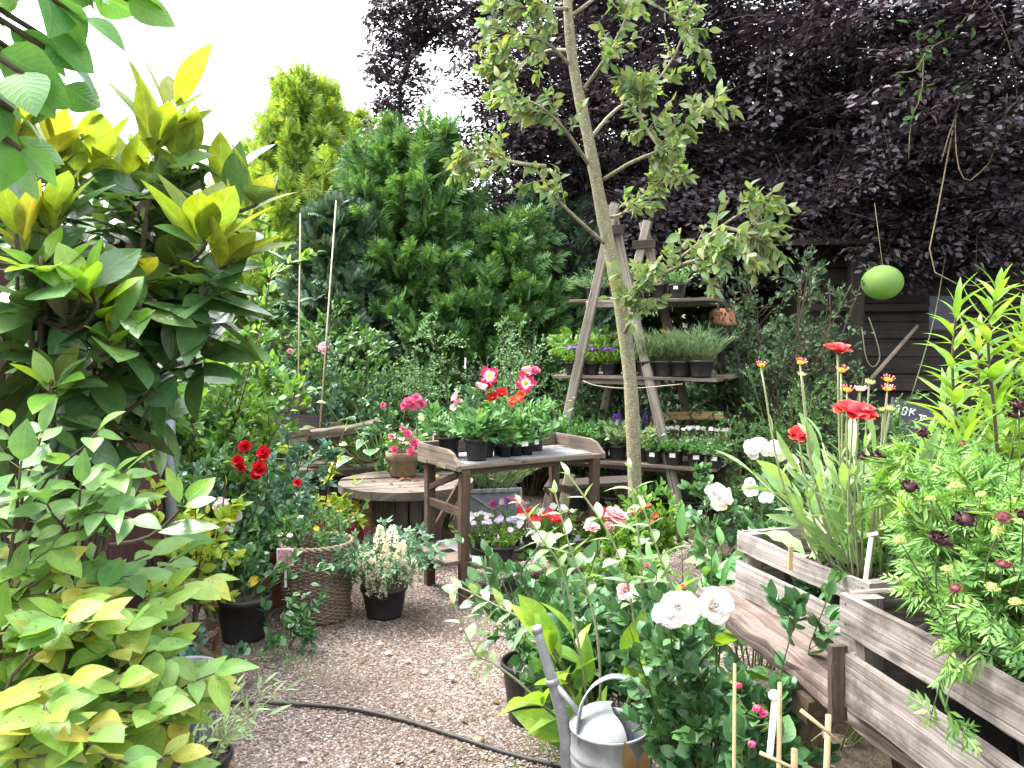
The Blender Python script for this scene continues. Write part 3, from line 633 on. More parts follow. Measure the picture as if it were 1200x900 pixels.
def green_trees():
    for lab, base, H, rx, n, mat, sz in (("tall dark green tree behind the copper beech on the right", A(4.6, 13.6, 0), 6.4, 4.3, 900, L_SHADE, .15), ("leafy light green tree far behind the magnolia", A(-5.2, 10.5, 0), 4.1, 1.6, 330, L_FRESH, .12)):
        o = thing("broadleaf_tree", lab, "tree", base); st, lf = MB(), MB()
        u = unit(n)*(rnd(n)**.4)[:, None]; Cc = base+A(0, 0, H*.55)+u*A(rx, 1.1, H*.47); Cc = Cc[lump(Cc, 1.3, .7) > -.75]; m = len(Cc)
        per = 30; P = np.repeat(Cc, per, 0)+R.normal(size=(m*per, 3))*A(.22, .2, .14); place(lf, T_SMALL, P, nz(unit(m*per)+A(0, -.3, -.2)), nz(unit(m*per)*.8+A(0, -.3, 1)), sz*(.6+.7*rnd(m*per)))
        tube(st, spline([base+A(0, 0, -.1), base+A(.1, 0, H*.4), base+A(0, .1, H*.85)], 10), [.16, .12, .03], 10)
        k = 26; i = R.integers(0, m, k); L = np.array([spline([base+A(.05, 0, H*rnd(1, .25, .6)[0]), (base+A(0, 0, H*.5))*.4+Cc[j]*.6, Cc[j]], 7) for j in i]); tubes(st, L, np.array([.04, .01]), 5)
        st.build("trunk", BARKM, o); lf.build("crown", mat, o)
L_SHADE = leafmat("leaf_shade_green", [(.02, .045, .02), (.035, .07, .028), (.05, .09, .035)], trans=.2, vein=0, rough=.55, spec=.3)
green_trees()
def vine():
    o = thing("climbing_vine", "bare vine stems with a few green leaves hanging from the copper beech", "vine", (*at(1090, 300, 7.4)[:2], 0))
    st, lf = MB(), MB(); L = []
    for pts in ([(1150, -10), (1118, 40), (1085, 62), (1080, 110), (1068, 140), (1065, 185)], [(1085, 62), (1072, 82), (1050, 85)], [(1130, 110), (1120, 135), (1122, 190), (1135, 212), (1160, 190)], [(1120, 135), (1110, 165), (1103, 190)],
                [(1180, 110), (1178, 140), (1165, 175), (1160, 190)], [(1150, -10), (1185, 60), (1196, 170)], [(1120, 135), (1100, 240), (1090, 310), (1130, 335), (1165, 330), (1210, 345)]):
        p = spline([at(x, y, 7.4+.1*math.sin(x)) for x, y in pts], 10); L.append(p)
        tube(st, p, [.007, .004], 5)
    for (x, y, r, n) in ((1093, 40, 22, 16), (1080, 68, 16, 10), (1062, 142, 10, 6), (1125, 105, 18, 9), (1178, 145, 14, 7), (1078, 103, 12, 8), (1060, 95, 10, 5)):
        c0 = at(x, y, 7.35); P = c0+R.normal(size=(n, 3))*r*.0042*A(1.3, .6, .6)
        place(lf, T_OVATE, P, nz(unit(n)+A(0, -.3, -.2)), nz(A(0, -.5, 1)+unit(n)*.5), .10*(.7+.5*rnd(n)))
    st.build("stems", plain("vine_stem", (.26, .22, .13), .8), o); lf.build("foliage", L_MID, o)
vine()

# ------------------------------------------------------------------ shed, fence
def shed():
    x0, x1, y = 3.15, 6.6, 8.9
    o = thing("garden_shed", "dark weathered timber shed wall of horizontal planks under the beech", "shed", (x0, y, 0))
    w = MB()
    z = 0.0
    while z < 2.5:
        h = .19; plank(w, (x0, y+R.normal()*.01, z+h/2), (x1, y+R.normal()*.01, z+h/2), .03, h-.014, (0, 0, 1), 8, .002); z += h
    plank(w, (x0+.02, y+.06, 1.2), (x1, y+.06, 1.2), .02, 2.4, (0, 0, 1), 1)
    w.build("wall", SHEDWOOD, o)
    p = MB(); q = at(1003, 400, 8.5); plank(p, (q[0], 8.55, -.05), (q[0]+.01, 8.55, 2.5), .15, .13, (0, 1, 0), 6, .003); p.build("post", DARKWOOD, o)
    rl = MB(); plank(rl, (x0, 8.8, 1.02), (x1, 8.8, 1.0), .05, .09, (0, 0, 1), 8, .002); plank(rl, (x0, 8.8, 1.85), (x1, 8.8, 1.87), .05, .08, (0, 0, 1), 8, .002); rl.build("rail", SHEDWOOD, o)
    rf = MB(); plank(rf, (x0-.3, 9.2, 2.58), (x1+.3, 9.2, 2.6), 1.6, .06, (0, -.1, 1), 8, .003); rf.build("roof", DARKWOOD, o)
    lx = MB(); plank(lx, (3.15, 8.95, 1.2), (3.15, 10.3, 1.2), .03, 2.4, (0, 0, 1), 2); lx.build("side_wall", SHEDWOOD, o)
shed()
def fence():
    x = -1.78; o = thing("board_fence", "dark red-brown board fence behind the magnolia on the left", "fence", (x, 1.0, 0))
    mb = MB(); y = .55
    while y < 4.05:
        plank(mb, (x+R.normal()*.006, y+.07, .03), (x+R.normal()*.006, y+.07, 2.28+R.normal()*.02), .138, .022, (1, 0, 0), 5, .0012); y += .15
    mb.build("boards", REDFENCE, o)
    for yy in (.7, 2.3): p = MB(); plank(p, (x-.07, yy, -.1), (x-.07, yy, 2.3), .1, .1, (1, 0, 0), 4, .002); p.build("post", DARKWOOD, o)
    for z in (.4, 1.9): p = MB(); plank(p, (x-.035, .55, z), (x-.035, 4.05, z), .04, .09, (0, 0, 1), 4, .002); p.build("rail", DARKWOOD, o)
    p = MB(); tube(p, [(x+.05, 4.12, -.05), (x+.05, 4.12, 1.6)], [.028, .028], 12); tag(p.build("metal_post", GALVDULL), "thin grey metal post at the end of the red-brown fence", "post")
fence()
# ------------------------------------------------------------------ flowers (unit radius, facing +Z)
def as_mesh(mb, mats, name="flower"):
    o = mb.build(name, mats); me = o.data; bpy.data.objects.remove(o); return me
def uvpetal(name, a, b, pos, trans=.3):
    m, t, o = newmat(name); L = t.links
    uv = nd(t, "ShaderNodeUVMap"); sep = nd(t, "ShaderNodeSeparateXYZ"); L.new(uv.outputs[0], sep.inputs[0])
    g = nd(t, "ShaderNodeNewGeometry")
    x = math_n(t, 'ADD', sep.outputs[0], math_n(t, 'MULTIPLY', math_n(t, 'SUBTRACT', g.outputs["Random Per Island"], .5), .2))
    cr = ramp(t, x, [(pos-.12, a), (pos+.12, b)])
    p = nd(t, "ShaderNodeBsdfPrincipled", Roughness=.5); p.inputs["Specular IOR Level"].default_value = .2; L.new(cr.outputs[0], p.inputs["Base Color"])
    tr = nd(t, "ShaderNodeBsdfTranslucent"); L.new(cr.outputs[0], tr.inputs[0]); mx = nd(t, "ShaderNodeMixShader"); mx.inputs[0].default_value = trans
    L.new(p.outputs[0], mx.inputs[1]); L.new(tr.outputs[0], mx.inputs[2]); L.new(mx.outputs[0], o.inputs[0]); return m
P_BICOL = uvpetal("petal_white_crimson", (.85, .80, .78), (.62, .03, .12), .48)
P_GAIL = uvpetal("petal_red_yellow_tip", (.58, .035, .05), (.74, .26, .07), .88)
P_GAILP = uvpetal("petal_coral_pink", (.70, .10, .10), (.78, .26, .22), .6)
T_PETAL = leaf_t(.95, .62, 4, fold=.22, droop=-.16, tip=.55)
T_ROSEP = leaf_t(1.05, .64, 6, fold=.24, droop=-.10, tip=.5, wave=.10)
T_PETN = leaf_t(.42, .60, 3, fold=.10, droop=.10, tip=.6)
def ring(mb, n, elev, size, r0=.05, z=0, T=T_PETAL, mi=0, jit=.12, svar=.12):
    a = np.arange(n)*2*np.pi/n + R.uniform(0, 6) + R.normal(size=n)*jit; e = elev + R.normal(size=n)*jit
    o = np.stack([np.cos(a), np.sin(a), 0*a], 1)
    D = o*np.cos(e)[:, None]+np.sin(e)[:, None]*A(0, 0, 1); N = A(0, 0, 1)*np.cos(e)[:, None]-o*np.sin(e)[:, None]
    place(mb, T, o*r0+A(0, 0, z), D, N+unit(n)*.08, size*(1+R.normal(size=n)*svar), mi=mi, curl=.3)
def dome(mb, r, h, z=0, mi=1, seg=12):
    lathe(mb, [(r*math.cos(a), z+h*math.sin(a)) for a in np.linspace(-.5, math.pi/2-.02, 6)], seg=seg, mi=mi)
def rose_mesh(mat, rings=((7, .05, 1.0), (7, .32, .92), (6, .6, .8), (6, .85, .66), (5, 1.08, .54), (5, 1.28, .42), (4, 1.42, .34))):
    mb = MB()
    for q, (n, e, s) in enumerate(rings): ring(mb, n, e, s, .06, .025*q, T_ROSEP, jit=.16, svar=.14)
    lathe(mb, [(.02, -.35), (.16, -.2), (.18, -.02), (.05, .06)], seg=8, mi=1)
    return as_mesh(mb, [mat, TWIG])
def daisy_mesh(mats, n=12, elev=.15, T=T_PETN, size=.85, r0=.16, d=(.22, .12), two=False, calyx=True):
    mb = MB(); ring(mb, n, elev, size, r0, 0, T)
    if two: ring(mb, n, elev+.2, size*.85, r0*.8, .05, T)
    dome(mb, d[0], d[1], 0.02, 1)
    if calyx: lathe(mb, [(.03, -.28), (.2, -.16), (.24, -.02), (.1, 0)], seg=8, mi=2)
    return as_mesh(mb, mats)
F_WHITE = [rose_mesh(P_WHITE) for _ in range(3)]
F_WHITEBUD = rose_mesh(P_WHITE, ((4, 1.0, .9), (4, 1.25, .8), (3, 1.4, .7)))
F_REDROSE = [rose_mesh(P_RED) for _ in range(2)]
F_PINKROSE = [rose_mesh(P_PINK) for _ in range(2)]
F_PALEROSE = [rose_mesh(P_PALEPINK) for _ in range(2)]
F_PINKBUD = rose_mesh(P_PINK, ((4, 1.0, .9), (4, 1.25, .8)))
T_PETD = leaf_t(.60, .55, 4, fold=.25, droop=-.05, tip=.8)
F_DAHL_BI = daisy_mesh([P_BICOL, P_YELLOW, TWIG], 9, .10, T_PETD, .85, .15, (.24, .18), True)
F_DAHL_RED = daisy_mesh([P_RED, P_YELLOW, TWIG], 8, .35, T_PETAL, .85, .12, (.2, .15), True)
F_DAHL_CORAL = daisy_mesh([P_CORAL, P_YELLOW, TWIG], 8, .4, T_PETAL, .85, .12, (.2, .15), True)
F_DAHL_PALE = daisy_mesh([P_PALEPINK, P_YELLOW, TWIG], 8, .3, T_PETAL, .85, .12, (.2, .15), True)
F_SMALL = {k: daisy_mesh([m, P_YELLOW, TWIG], 5, .15, T_PETAL, .9, .05, (.12, .08), calyx=False) for k, m in (("white", P_WHITE), ("mauve", P_MAUVE), ("pink", P_PINK), ("purple", P_PURPLE), ("red", P_RED), ("coral", P_CORAL), ("yellow", P_YELLOW), ("cream", P_CREAM), ("pale", P_PALEPINK))}
F_GAIL_BIG = daisy_mesh([P_GAIL, plain("cone_red", (.36, .02, .04), .8, nscale=60, namt=.6), TWIG], 15, -.12, T_PETAL, .72, .30, (.36, .42), True)
F_GAIL_SIDE = daisy_mesh([P_GAIL, P_RED, TWIG], 15, .18, T_PETAL, .70, .26, (.28, .2), True)
F_GAIL_CUP = daisy_mesh([P_GAILP, P_YELLOW, TWIG], 14, 1.0, T_PETN, .62, .55, (.60, .22))
F_GAIL_BUD = daisy_mesh([P_LGREEN, P_LGREEN, TWIG], 14, .9, T_PETN, .42, .6, (.68, .25))
F_GAIL_CUP2 = daisy_mesh([P_PALEPINK, P_LGREEN, P_LGREEN], 16, 1.05, T_PETN, .6, .55, (.60, .2))
def scab_mesh(mat):
    mb = MB(); u = unit(60); u[:, 2] = np.abs(u[:, 2])*.9-.15; u = nz(u)
    place(mb, T_ROUND, u*A(.8, .8, .5), nz(u+unit(60)*.4), unit(60), .42); dome(mb, .78, .5, 0, 0); return as_mesh(mb, [mat])
F_SCAB = scab_mesh(P_MAROON); F_SCABLIGHT = scab_mesh(petal("petal_dusky", [(.14, .045, .05), (.20, .07, .065)]))
F_SCABBUD = scab_mesh(P_LGREEN)
def plume_mesh(mat):
    mb = MB(); n = 170; z = rnd(n)**.8; a = rnd(n, 0, 6.28); r = .26*(1-z)**.8*(.4+.6*rnd(n))+.02
    o = np.stack([np.cos(a), np.sin(a), 0*a], 1)
    place(mb, T_ROUND, o*r[:, None]+A(0, 0, 1)*z[:, None], nz(o+A(0, 0, .5)+unit(n)*.4), unit(n), .085); return as_mesh(mb, [mat])
F_PLUME = [plume_mesh(P_CREAM) for _ in range(3)]; F_REDPLUME = plume_mesh(petal("petal_dusty_red", [(.28, .05, .08), (.36, .09, .12)])); F_SPIRE = plume_mesh(P_PURPLE)
F_LAVTIP = plume_mesh(P_MAUVE)
TAGM = {}
def tag_mesh(h=1.0, w=.17):
    mb = MB(); plank(mb, (0, 0, -.5), (0, 0, h-.5), w, .02, (0, 1, 0), 2); return as_mesh(mb, [WHITEP], "label")
LABELM = tag_mesh()
def plain_label(mb_parent, loc, w=.03, h=.022, yaw=0.0):
    mb = MB(); d = A(math.cos(yaw), math.sin(yaw), 0); c = np.asarray(loc, float)
    plank(mb, c-d*w/2, c+d*w/2, .002, h, (0, 0, 1), 1); return mb.build("sticker", WHITEP, mb_parent)

# ------------------------------------------------------------------ pots and potted plants
def pot_parts(o, c, r, h, mat=POTBLACK, sq=0.0, taper=.78, seg=24, soil=True, rim=.006, name="pot"):
    mb = MB(); c = np.asarray(c, float)
    lathe(mb, [(0.001, .004), (r*taper*.96, .003), (r*taper, .0), (r*taper, .012), (r*.97, h*.86), (r+rim, h*.87), (r+rim, h*.99), (r+rim*.4, h), (r-.003, h), (r-.005, h*.9), (r*.93, h*.82)], c, seg, sq=sq)
    p = mb.build(name, mat, o)
    if soil:
        sb = MB(); disc(sb, c+A(0, 0, h*.88), r*.955, seg, bump=.006, sq=sq); sb.build("soil", SOIL, o)
    return p
def herb(o, c, H, spread, n, per, T, size, lm, sm=TWIG, base_r=.03, curve=.3, sr=.0022, tw=0, twL=.1, ang=(.5, 1.1), t0=.2, flat=.6, up=.25, lean=(0, 0), pairs=False, wig=.02, droop=.3, hvar=.3, tip=True, ldroop=0.0, name="foliage", shrink=.2, svar=.35):
    L = stems(n, H, spread, base_r, curve, 6, hvar, c, lean, wig, droop)
    st, lf = MB(), MB(); tubes(st, L, np.array([sr, sr*.5]), 4, cap=False)
    leaves(lf, L, per, T, size, ang, t0, 1, flat, up, svar, tip=tip, pairs=pairs, droop=ldroop, shrink=shrink)
    if tw:
        t2 = twigs(L, tw, twL, t0=.25); tubes(st, t2, np.array([sr*.6, sr*.3]), 3, cap=False)
        leaves(lf, t2, max(3, per//2), T, size*.9, ang, .2, 1, flat, up, svar, tip=tip, droop=ldroop)
    st.build("stems", sm, o); lf.build(name, lm, o)
    return L
def potted(name, label, cat, loc, r, h, fol, mat=POTBLACK, sq=0.0, group=None, taper=.78, **kw):
    o = thing(name, label, cat, loc, group); c = np.asarray(loc, float)
    pot_parts(o, c, r, h, mat, sq, taper)
    L = herb(o, c+A(0, 0, h*.88), base_r=r*.7, **fol) if fol else None
    return o, L
def bloom(o, base, tip, meshes, size, normal=None, sm=TWIG, sr=.0018, name="flower", stem=True, bend=.03):
    base, tip = np.asarray(base, float), np.asarray(tip, float)
    if stem:
        mb = MB(); mid = (base+tip)/2+R.normal(size=3)*bend*A(1, 1, 0); tube(mb, [base, mid, tip], [sr, sr], 4, smooth_n=6); mb.build("stem", sm, o)
    me = meshes[int(R.integers(len(meshes)))] if isinstance(meshes, list) else meshes
    return put(me, tip, nz(A(0, -.5, .8)+unit(1)[0]*.35) if normal is None else normal, size, o, name)
ORD = ["leftmost", "second from left", "third from left", "fourth from left", "fifth from left", "sixth from left", "seventh from left", "eighth from left"]

# ------------------------------------------------------------------ potting table
FL, FR = A(-.287, 4.569, .8), A(.561, 5.095, .8)
TU = nz(FR-FL); TV = A(-TU[1], TU[0], 0); TW = np.linalg.norm(FR-FL); TD = .50
def tp(u, v, z): return A(*(FL[:2]+TU[:2]*u+TV[:2]*v), z)
def potting_table():
    o = thing("potting_table", "weathered wooden potting table with raised sides and a lower shelf", "potting table", (*FL[:2], 0))
    t = MB()
    for k in range(4): plank(t, tp(-.03, TD*(k+.5)/4, .785), tp(TW+.03, TD*(k+.5)/4, .785), TD/4-.004, .026, (0, 0, 1), 8, .0012)
    t.build("tabletop", TABLEWOOD, o)
    l = MB(); plank(l, tp(.05, TD*.5, .801), tp(TW-.05, TD*.5, .801), TD-.06, .004, (0, 0, 1), 4, 0, .0005); l.build("liner", LINER, o)
    for u, s in ((-.012, 1), (TW+.012, 1)):
        mb = MB(); pr = [(-.01, .80), (.07, .862), (.13, .878), (TD+.02, .88), (TD+.02, .768), (-.01, .768)]
        for w in (-.011, .011):
            pass
        V = np.array([tp(u+w, v, z) for w in (-.011, .011) for v, z in pr]); n = len(pr)
        i = np.arange(n); j = (i+1) % n; UV = np.array([(v+3*u, z) for w in (0, 1) for v, z in pr])
        mb.add(V, [np.stack([i, j, n+j, n+i], 1), np.arange(n)[None, ::-1], (n+np.arange(n))[None]], UV, smooth=False); mb.build("side_board", TABLEWOOD, o)
    b = MB(); plank(b, tp(0, TD+.013, .825), tp(TW, TD+.013, .825), .022, .11, (0, 0, 1), 6, .001); b.build("back_board", TABLEWOOD, o)
    for u, v in ((.035, .03), (.035, TD-.03), (TW-.035, .03), (TW-.035, TD-.03)):
        mb = MB(); plank(mb, tp(u, v, 0), tp(u, v, .770), .058, .05, TV, 6, .001); mb.build("leg", BROWNWOOD, o)
    for u in (.035, TW-.035):
        mb = MB(); plank(mb, tp(u, .056, .52), tp(u, TD-.056, .52), .03, .05, (0, 0, 1), 3, .001); mb.build("side_rail", BROWNWOOD, o)
    mb = MB(); plank(mb, tp(.075, TD-.02, .34), tp(.35, TD-.02, .74), .03, .04, (0, 0, 1), 3, .001); mb.build("brace", BROWNWOOD, o)
    mb = MB(); plank(mb, tp(.03, TD-.03, .60), tp(.03, .05, .752), .03, .035, (0, 0, 1), 3, .001); mb.build("brace", BROWNWOOD, o)
    a = MB(); plank(a, tp(.0, .066, .752), tp(TW, .066, .752), .02, .035, (0, 0, 1), 6, .001); a.build("apron", BROWNWOOD, o)
    s = MB()
    for k in range(2): plank(s, tp(-.09, .12+.26*k, .245), tp(TW+.02, .12+.26*k, .245), .18, .024, (0, 0, 1), 8, .0012)
    plank(s, tp(.06, -.0, .225), tp(TW-.06, -.0, .225), .02, .05, (0, 0, 1), 6, .001)
    s.build("lower_shelf", TABLEWOOD, o)
    l = MB(); plank(l, tp(.08, TD*.5, .260), tp(TW-.08, TD*.5, .260), TD-.04, .004, (0, 0, 1), 4, 0, .0005); l.build("liner", LINER, o)
potting_table()

DAHL = dict(H=.19, spread=1.0, n=16, per=9, T=T_OVATE, size=.075, lm=L_DAHLIA, tw=26, twL=.09, curve=.15, sr=.003)
def dahlias():
    G = "dahlias in black pots on the potting table"
    spec = [((.10, .33), .07, .125, .17, "dahlia with pale pink buds in a black pot at the back left of the table"),
            ((.175, .13), .072, .13, .16, "dahlia in the foremost round black pot on the table's left"),
            ((.29, .24), .068, .12, .20, "dahlia with a white and crimson flower in a black pot behind the foremost pot"),
            ((.70, .32), .07, .13, .23, "tall dahlia in a black pot at the right end of the table"),
            ((.62, .40), .068, .12, .24, "dahlia with pink and crimson flowers at the back right of the potting table")]
    obs = []
    for (u, v), r, h, H, lab in spec:
        f = dict(DAHL); f["H"] = H; obs.append(potted("potted_dahlia", lab, "dahlia", tp(u, v, .803), r, h, f, group=G)[0])
    # six-cell tray
    o = thing("plant_tray", "black cell tray of red and coral dahlias in the middle of the potting table", "plant tray", tp(.47, .2, .803))
    mb = MB()
    for i in range(3):
        for j in range(2): lathe(mb, [(.001, .004), (.030, .0), (.034, .06), (.040, .062), (.040, .068), (.035, .068), (.030, .05)], tp(.47+(i-1)*.078, .2+(j-.5)*.078, .803), 16, sq=.6)
    mb.build("tray", POTBLACK, o)
    sb = MB()
    for i in range(3):
        for j in range(2):
            c = tp(.47+(i-1)*.078, .2+(j-.5)*.078, .858); disc(sb, c, .033, 12, bump=.003)
    sb.build("soil", SOIL, o)
    for i in range(3):
        c = tp(.47+(i-1)*.078, .2, .86); herb(o, c, **dict(DAHL, H=.16, n=12, per=8, base_r=.05, spread=.9, tw=16))
    plain_label(o, tp(.50, .112, .88), .045, .03, math.atan2(TU[1], TU[0])); plain_label(o, tp(.585, .112, .885), .03, .03, math.atan2(TU[1], TU[0]))
    def fl(par, x, y, d, me, s, nrm=None):
        t = at(x, y, d); b = np.array(par.location)+A(R.normal()*.02, R.normal()*.02, .2); bloom(par, b, t, me, s, nrm if nrm is not None else nz(A(0, -.75, .55)+unit(1)[0]*.25))
    fl(obs[2], 574, 441, 4.86, F_DAHL_BI, .066, nz(A(-.3, -.8, .4))); fl(obs[2], 571, 451, 4.85, F_DAHL_RED, .04)
    fl(obs[4], 616, 449, 5.2, F_DAHL_BI, .070, nz(A(.05, -.97, .2))); fl(obs[4], 617, 436, 5.22, F_DAHL_PALE, .044); fl(obs[4], 626, 435, 5.22, F_PINKROSE, .035)
    fl(o, 588, 462, 4.9, F_DAHL_RED, .046); fl(o, 577, 466, 4.86, F_DAHL_RED, .042); fl(o, 602, 472, 4.95, F_DAHL_CORAL, .046); fl(o, 610, 465, 4.98, F_DAHL_CORAL, .038)
    fl(obs[0], 536, 465, 4.85, F_DAHL_PALE, .04, nz(A(-.7, -.3, .3))); fl(obs[0], 537, 472, 4.85, F_DAHL_PALE, .035); fl(obs[1], 563, 455, 4.78, F_DAHL_PALE, .042, nz(A(.3, -.5, .8))); fl(obs[0], 531, 478, 4.84, F_SMALL["white"], .025)
    for par, x, y, d in ((o, 596, 470, 4.9), (o, 573, 460, 4.85), (obs[1], 569, 470, 4.75), (obs[3], 672, 466, 5.2), (obs[3], 668, 470, 5.15), (obs[4], 633, 452, 5.2)):
        fl(par, x, y, d, F_GAIL_BUD, .016, A(0, 0, 1))
dahlias()
def table_lower():
    def at_shelf(x, y): return tuple(zp(x, y, .263))
    g = "small flowering plants on the potting table's lower shelf"
    def one(name, lab, x, y, lm, cols, n, r=.075, H=.15, sp=1.0, gx=0):
        loc = at_shelf(x, y); o, L = potted(name, lab, "bedding plant", loc, r, .085, dict(H=H, spread=sp, n=40, per=12, T=T_SMALL, size=.028, lm=lm, curve=.2, sr=.0015, t0=.15, hvar=.5), group=g, sq=.3)
        c = A(*loc)
        for k in range(n):
            a = rnd(1, 0, 6.28)[0]; rr = .125*math.sqrt(rnd(1)[0])
            p = c+A(math.cos(a)*rr, math.sin(a)*rr, .10+H*.92-rr*.35); me, s = cols[k % len(cols)]
            bloom(o, p-A(0, 0, .06), p, me, s*(.8+.4*rnd(1)[0]), sr=.001)
        return o
    one("bedding_plant", "white lobelia in a black pot at the left of the table's lower shelf", 562, 648, L_FRESH, [(F_SMALL["white"], .020)], 26)
    one("bedding_plant", "mauve and white violas in a black pot at the front of the lower shelf", 588, 656, L_FRESH, [(F_SMALL["mauve"], .026), (F_SMALL["mauve"], .022), (F_SMALL["pale"], .018)], 14)
    one("bedding_plant", "magenta pink bedding plant in a black pot at the back of the lower shelf", 598, 638, L_FRESH, [(F_SMALL["pink"], .028), (F_SMALL["purple"], .022), (F_SMALL["pale"], .024)], 12, H=.19)
    one("bedding_plant", "scarlet and white bedding plant in a black pot at the right of the lower shelf", 628, 648, L_FRESH, [(F_SMALL["red"], .042), (F_SMALL["white"], .022), (F_SMALL["red"], .036), (F_SMALL["cream"], .022)], 14, H=.16)
    one("bedding_plant", "cream white bedding plant in a black pot nearest the right leg of the table", 655, 640, L_FRESH, [(F_SMALL["white"], .026), (F_SMALL["cream"], .02)], 14, H=.16)
table_lower()

# ------------------------------------------------------------------ cable-spool table with a terracotta pot
def spool():
    c = A(-.76, 5.84, 0); o = thing("cable_spool_table", "old wooden cable spool used as a low round table", "table", c)
    def deck(z, th, r, nm, mat):
        mb = MB(); n = 9; w = 2*r/n
        for k in range(n):
            y0, y1 = -r+k*w+.003, -r+(k+1)*w-.003; q = np.linspace(y0, y1, 5); xs = np.sqrt(np.maximum(r*r-q*q, .0009))
            P = np.concatenate([np.stack([xs, q], 1), np.stack([-xs[::-1], q[::-1]], 1)]); m = len(P); dz = R.normal()*.002
            V = np.concatenate([np.c_[P, np.full(m, z-th+dz)], np.c_[P, np.full(m, z+dz)]]); i = np.arange(m); j = (i+1) % m
            ca, sa = math.cos(.3), math.sin(.3); V = np.stack([ca*V[:, 0]-sa*V[:, 1], sa*V[:, 0]+ca*V[:, 1], V[:, 2]], 1)+c
            UV = np.concatenate([P, P+A(0, .05)]) + A(k*1.7, k*.9)
            mb.add(V, [np.stack([i, j, m+j, m+i], 1), np.arange(m)[None, ::-1], (m+np.arange(m))[None]], UV, smooth=False)
        mb.build(nm, mat, o)
    deck(.50, .056, .48, "tabletop", woodmat("wood_spool", (.075, .062, .05), (.20, .172, .142), stain=(.06, .045, .035), stain_amt=.6)); deck(.055, .045, .48, "bottom_flange", BENCHWOOD)
    mb = MB()
    for k in range(16):
        a = k*2*math.pi/16; q = c+A(math.cos(a)*.235, math.sin(a)*.235, 0); plank(mb, q+A(0, 0, .05), q+A(0, 0, .443), .088, .022, (math.cos(a), math.sin(a), 0), 3, .001)
    mb.build("drum", woodmat("wood_drum", (.05, .043, .04), (.145, .125, .115), stain=(.03, .025, .02)), o)
    for k in range(5):
        p = c+A(-.28+.12*k+R.normal()*.03, -.1+R.normal()*.12, .507)
        if k == 1: continue
    d = MB(); n = 36; P = c+np.stack([R.normal(size=n)*.2, R.normal(size=n)*.12-.05, np.full(n, .512)], 1); place(d, T_SMALL, P, unit(n)*A(1, 1, .1), A(0, 0, 1)+unit(n)*.3, .05)
    tag(d.build("fallen_petals", petal("dry_petals", [(.22, .08, .07), (.30, .13, .10), (.18, .10, .07)])), kind="stuff", label="dried reddish petals scattered on the spool table", cat="petals")
    # pot
    pc = A(*zp(472, 557, .505)); pc[2] = .505
    o2 = thing("potted_rose", "pink miniature rose in a mossy terracotta pot on the spool table", "rose", pc)
    mb = MB(); lathe(mb, [(.001, .003), (.088, 0), (.095, .01), (.112, .115), (.124, .118), (.127, .175), (.122, .18), (.113, .178), (.108, .14)], pc, 32); mb.build("pot", TERRAOLD, o2)
    sb = MB(); disc(sb, pc+A(0, 0, .15), .108, bump=.006); sb.build("soil", SOIL, o2)
    L = herb(o2, pc+A(0, 0, .15), .20, .9, 26, 9, T_SMALL, .034, L_FRESH, base_r=.07, tw=40, twL=.09, sr=.002)
    for x, y, s in ((478, 509, .034), (486, 520, .042), (482, 530, .036), (462, 527, .028), (472, 503, .022), (459, 512, .02)):
        bloom(o2, pc+A(0, 0, .22), at(x, y, 5.85), F_PINKROSE, s)
    for k in range(10): q = pc+A(R.normal()*.10, R.normal()*.07, .24+.08*rnd(1)[0]); bloom(o2, q-A(0, 0, .06), q, F_SMALL["pale"], .018)
    # a fallen fruit and a leaf
    q = A(-.54, 5.78, .503); mb = MB(); lathe(mb, [(.001, 0), (.02, .006), (.03, .025), (.022, .044), (.004, .048)], q, 14); tag(mb.build("fallen_apple", plain("apple_dull", (.28, .22, .10), .6)), "small dull fallen apple lying on the spool table", "apple")
spool()

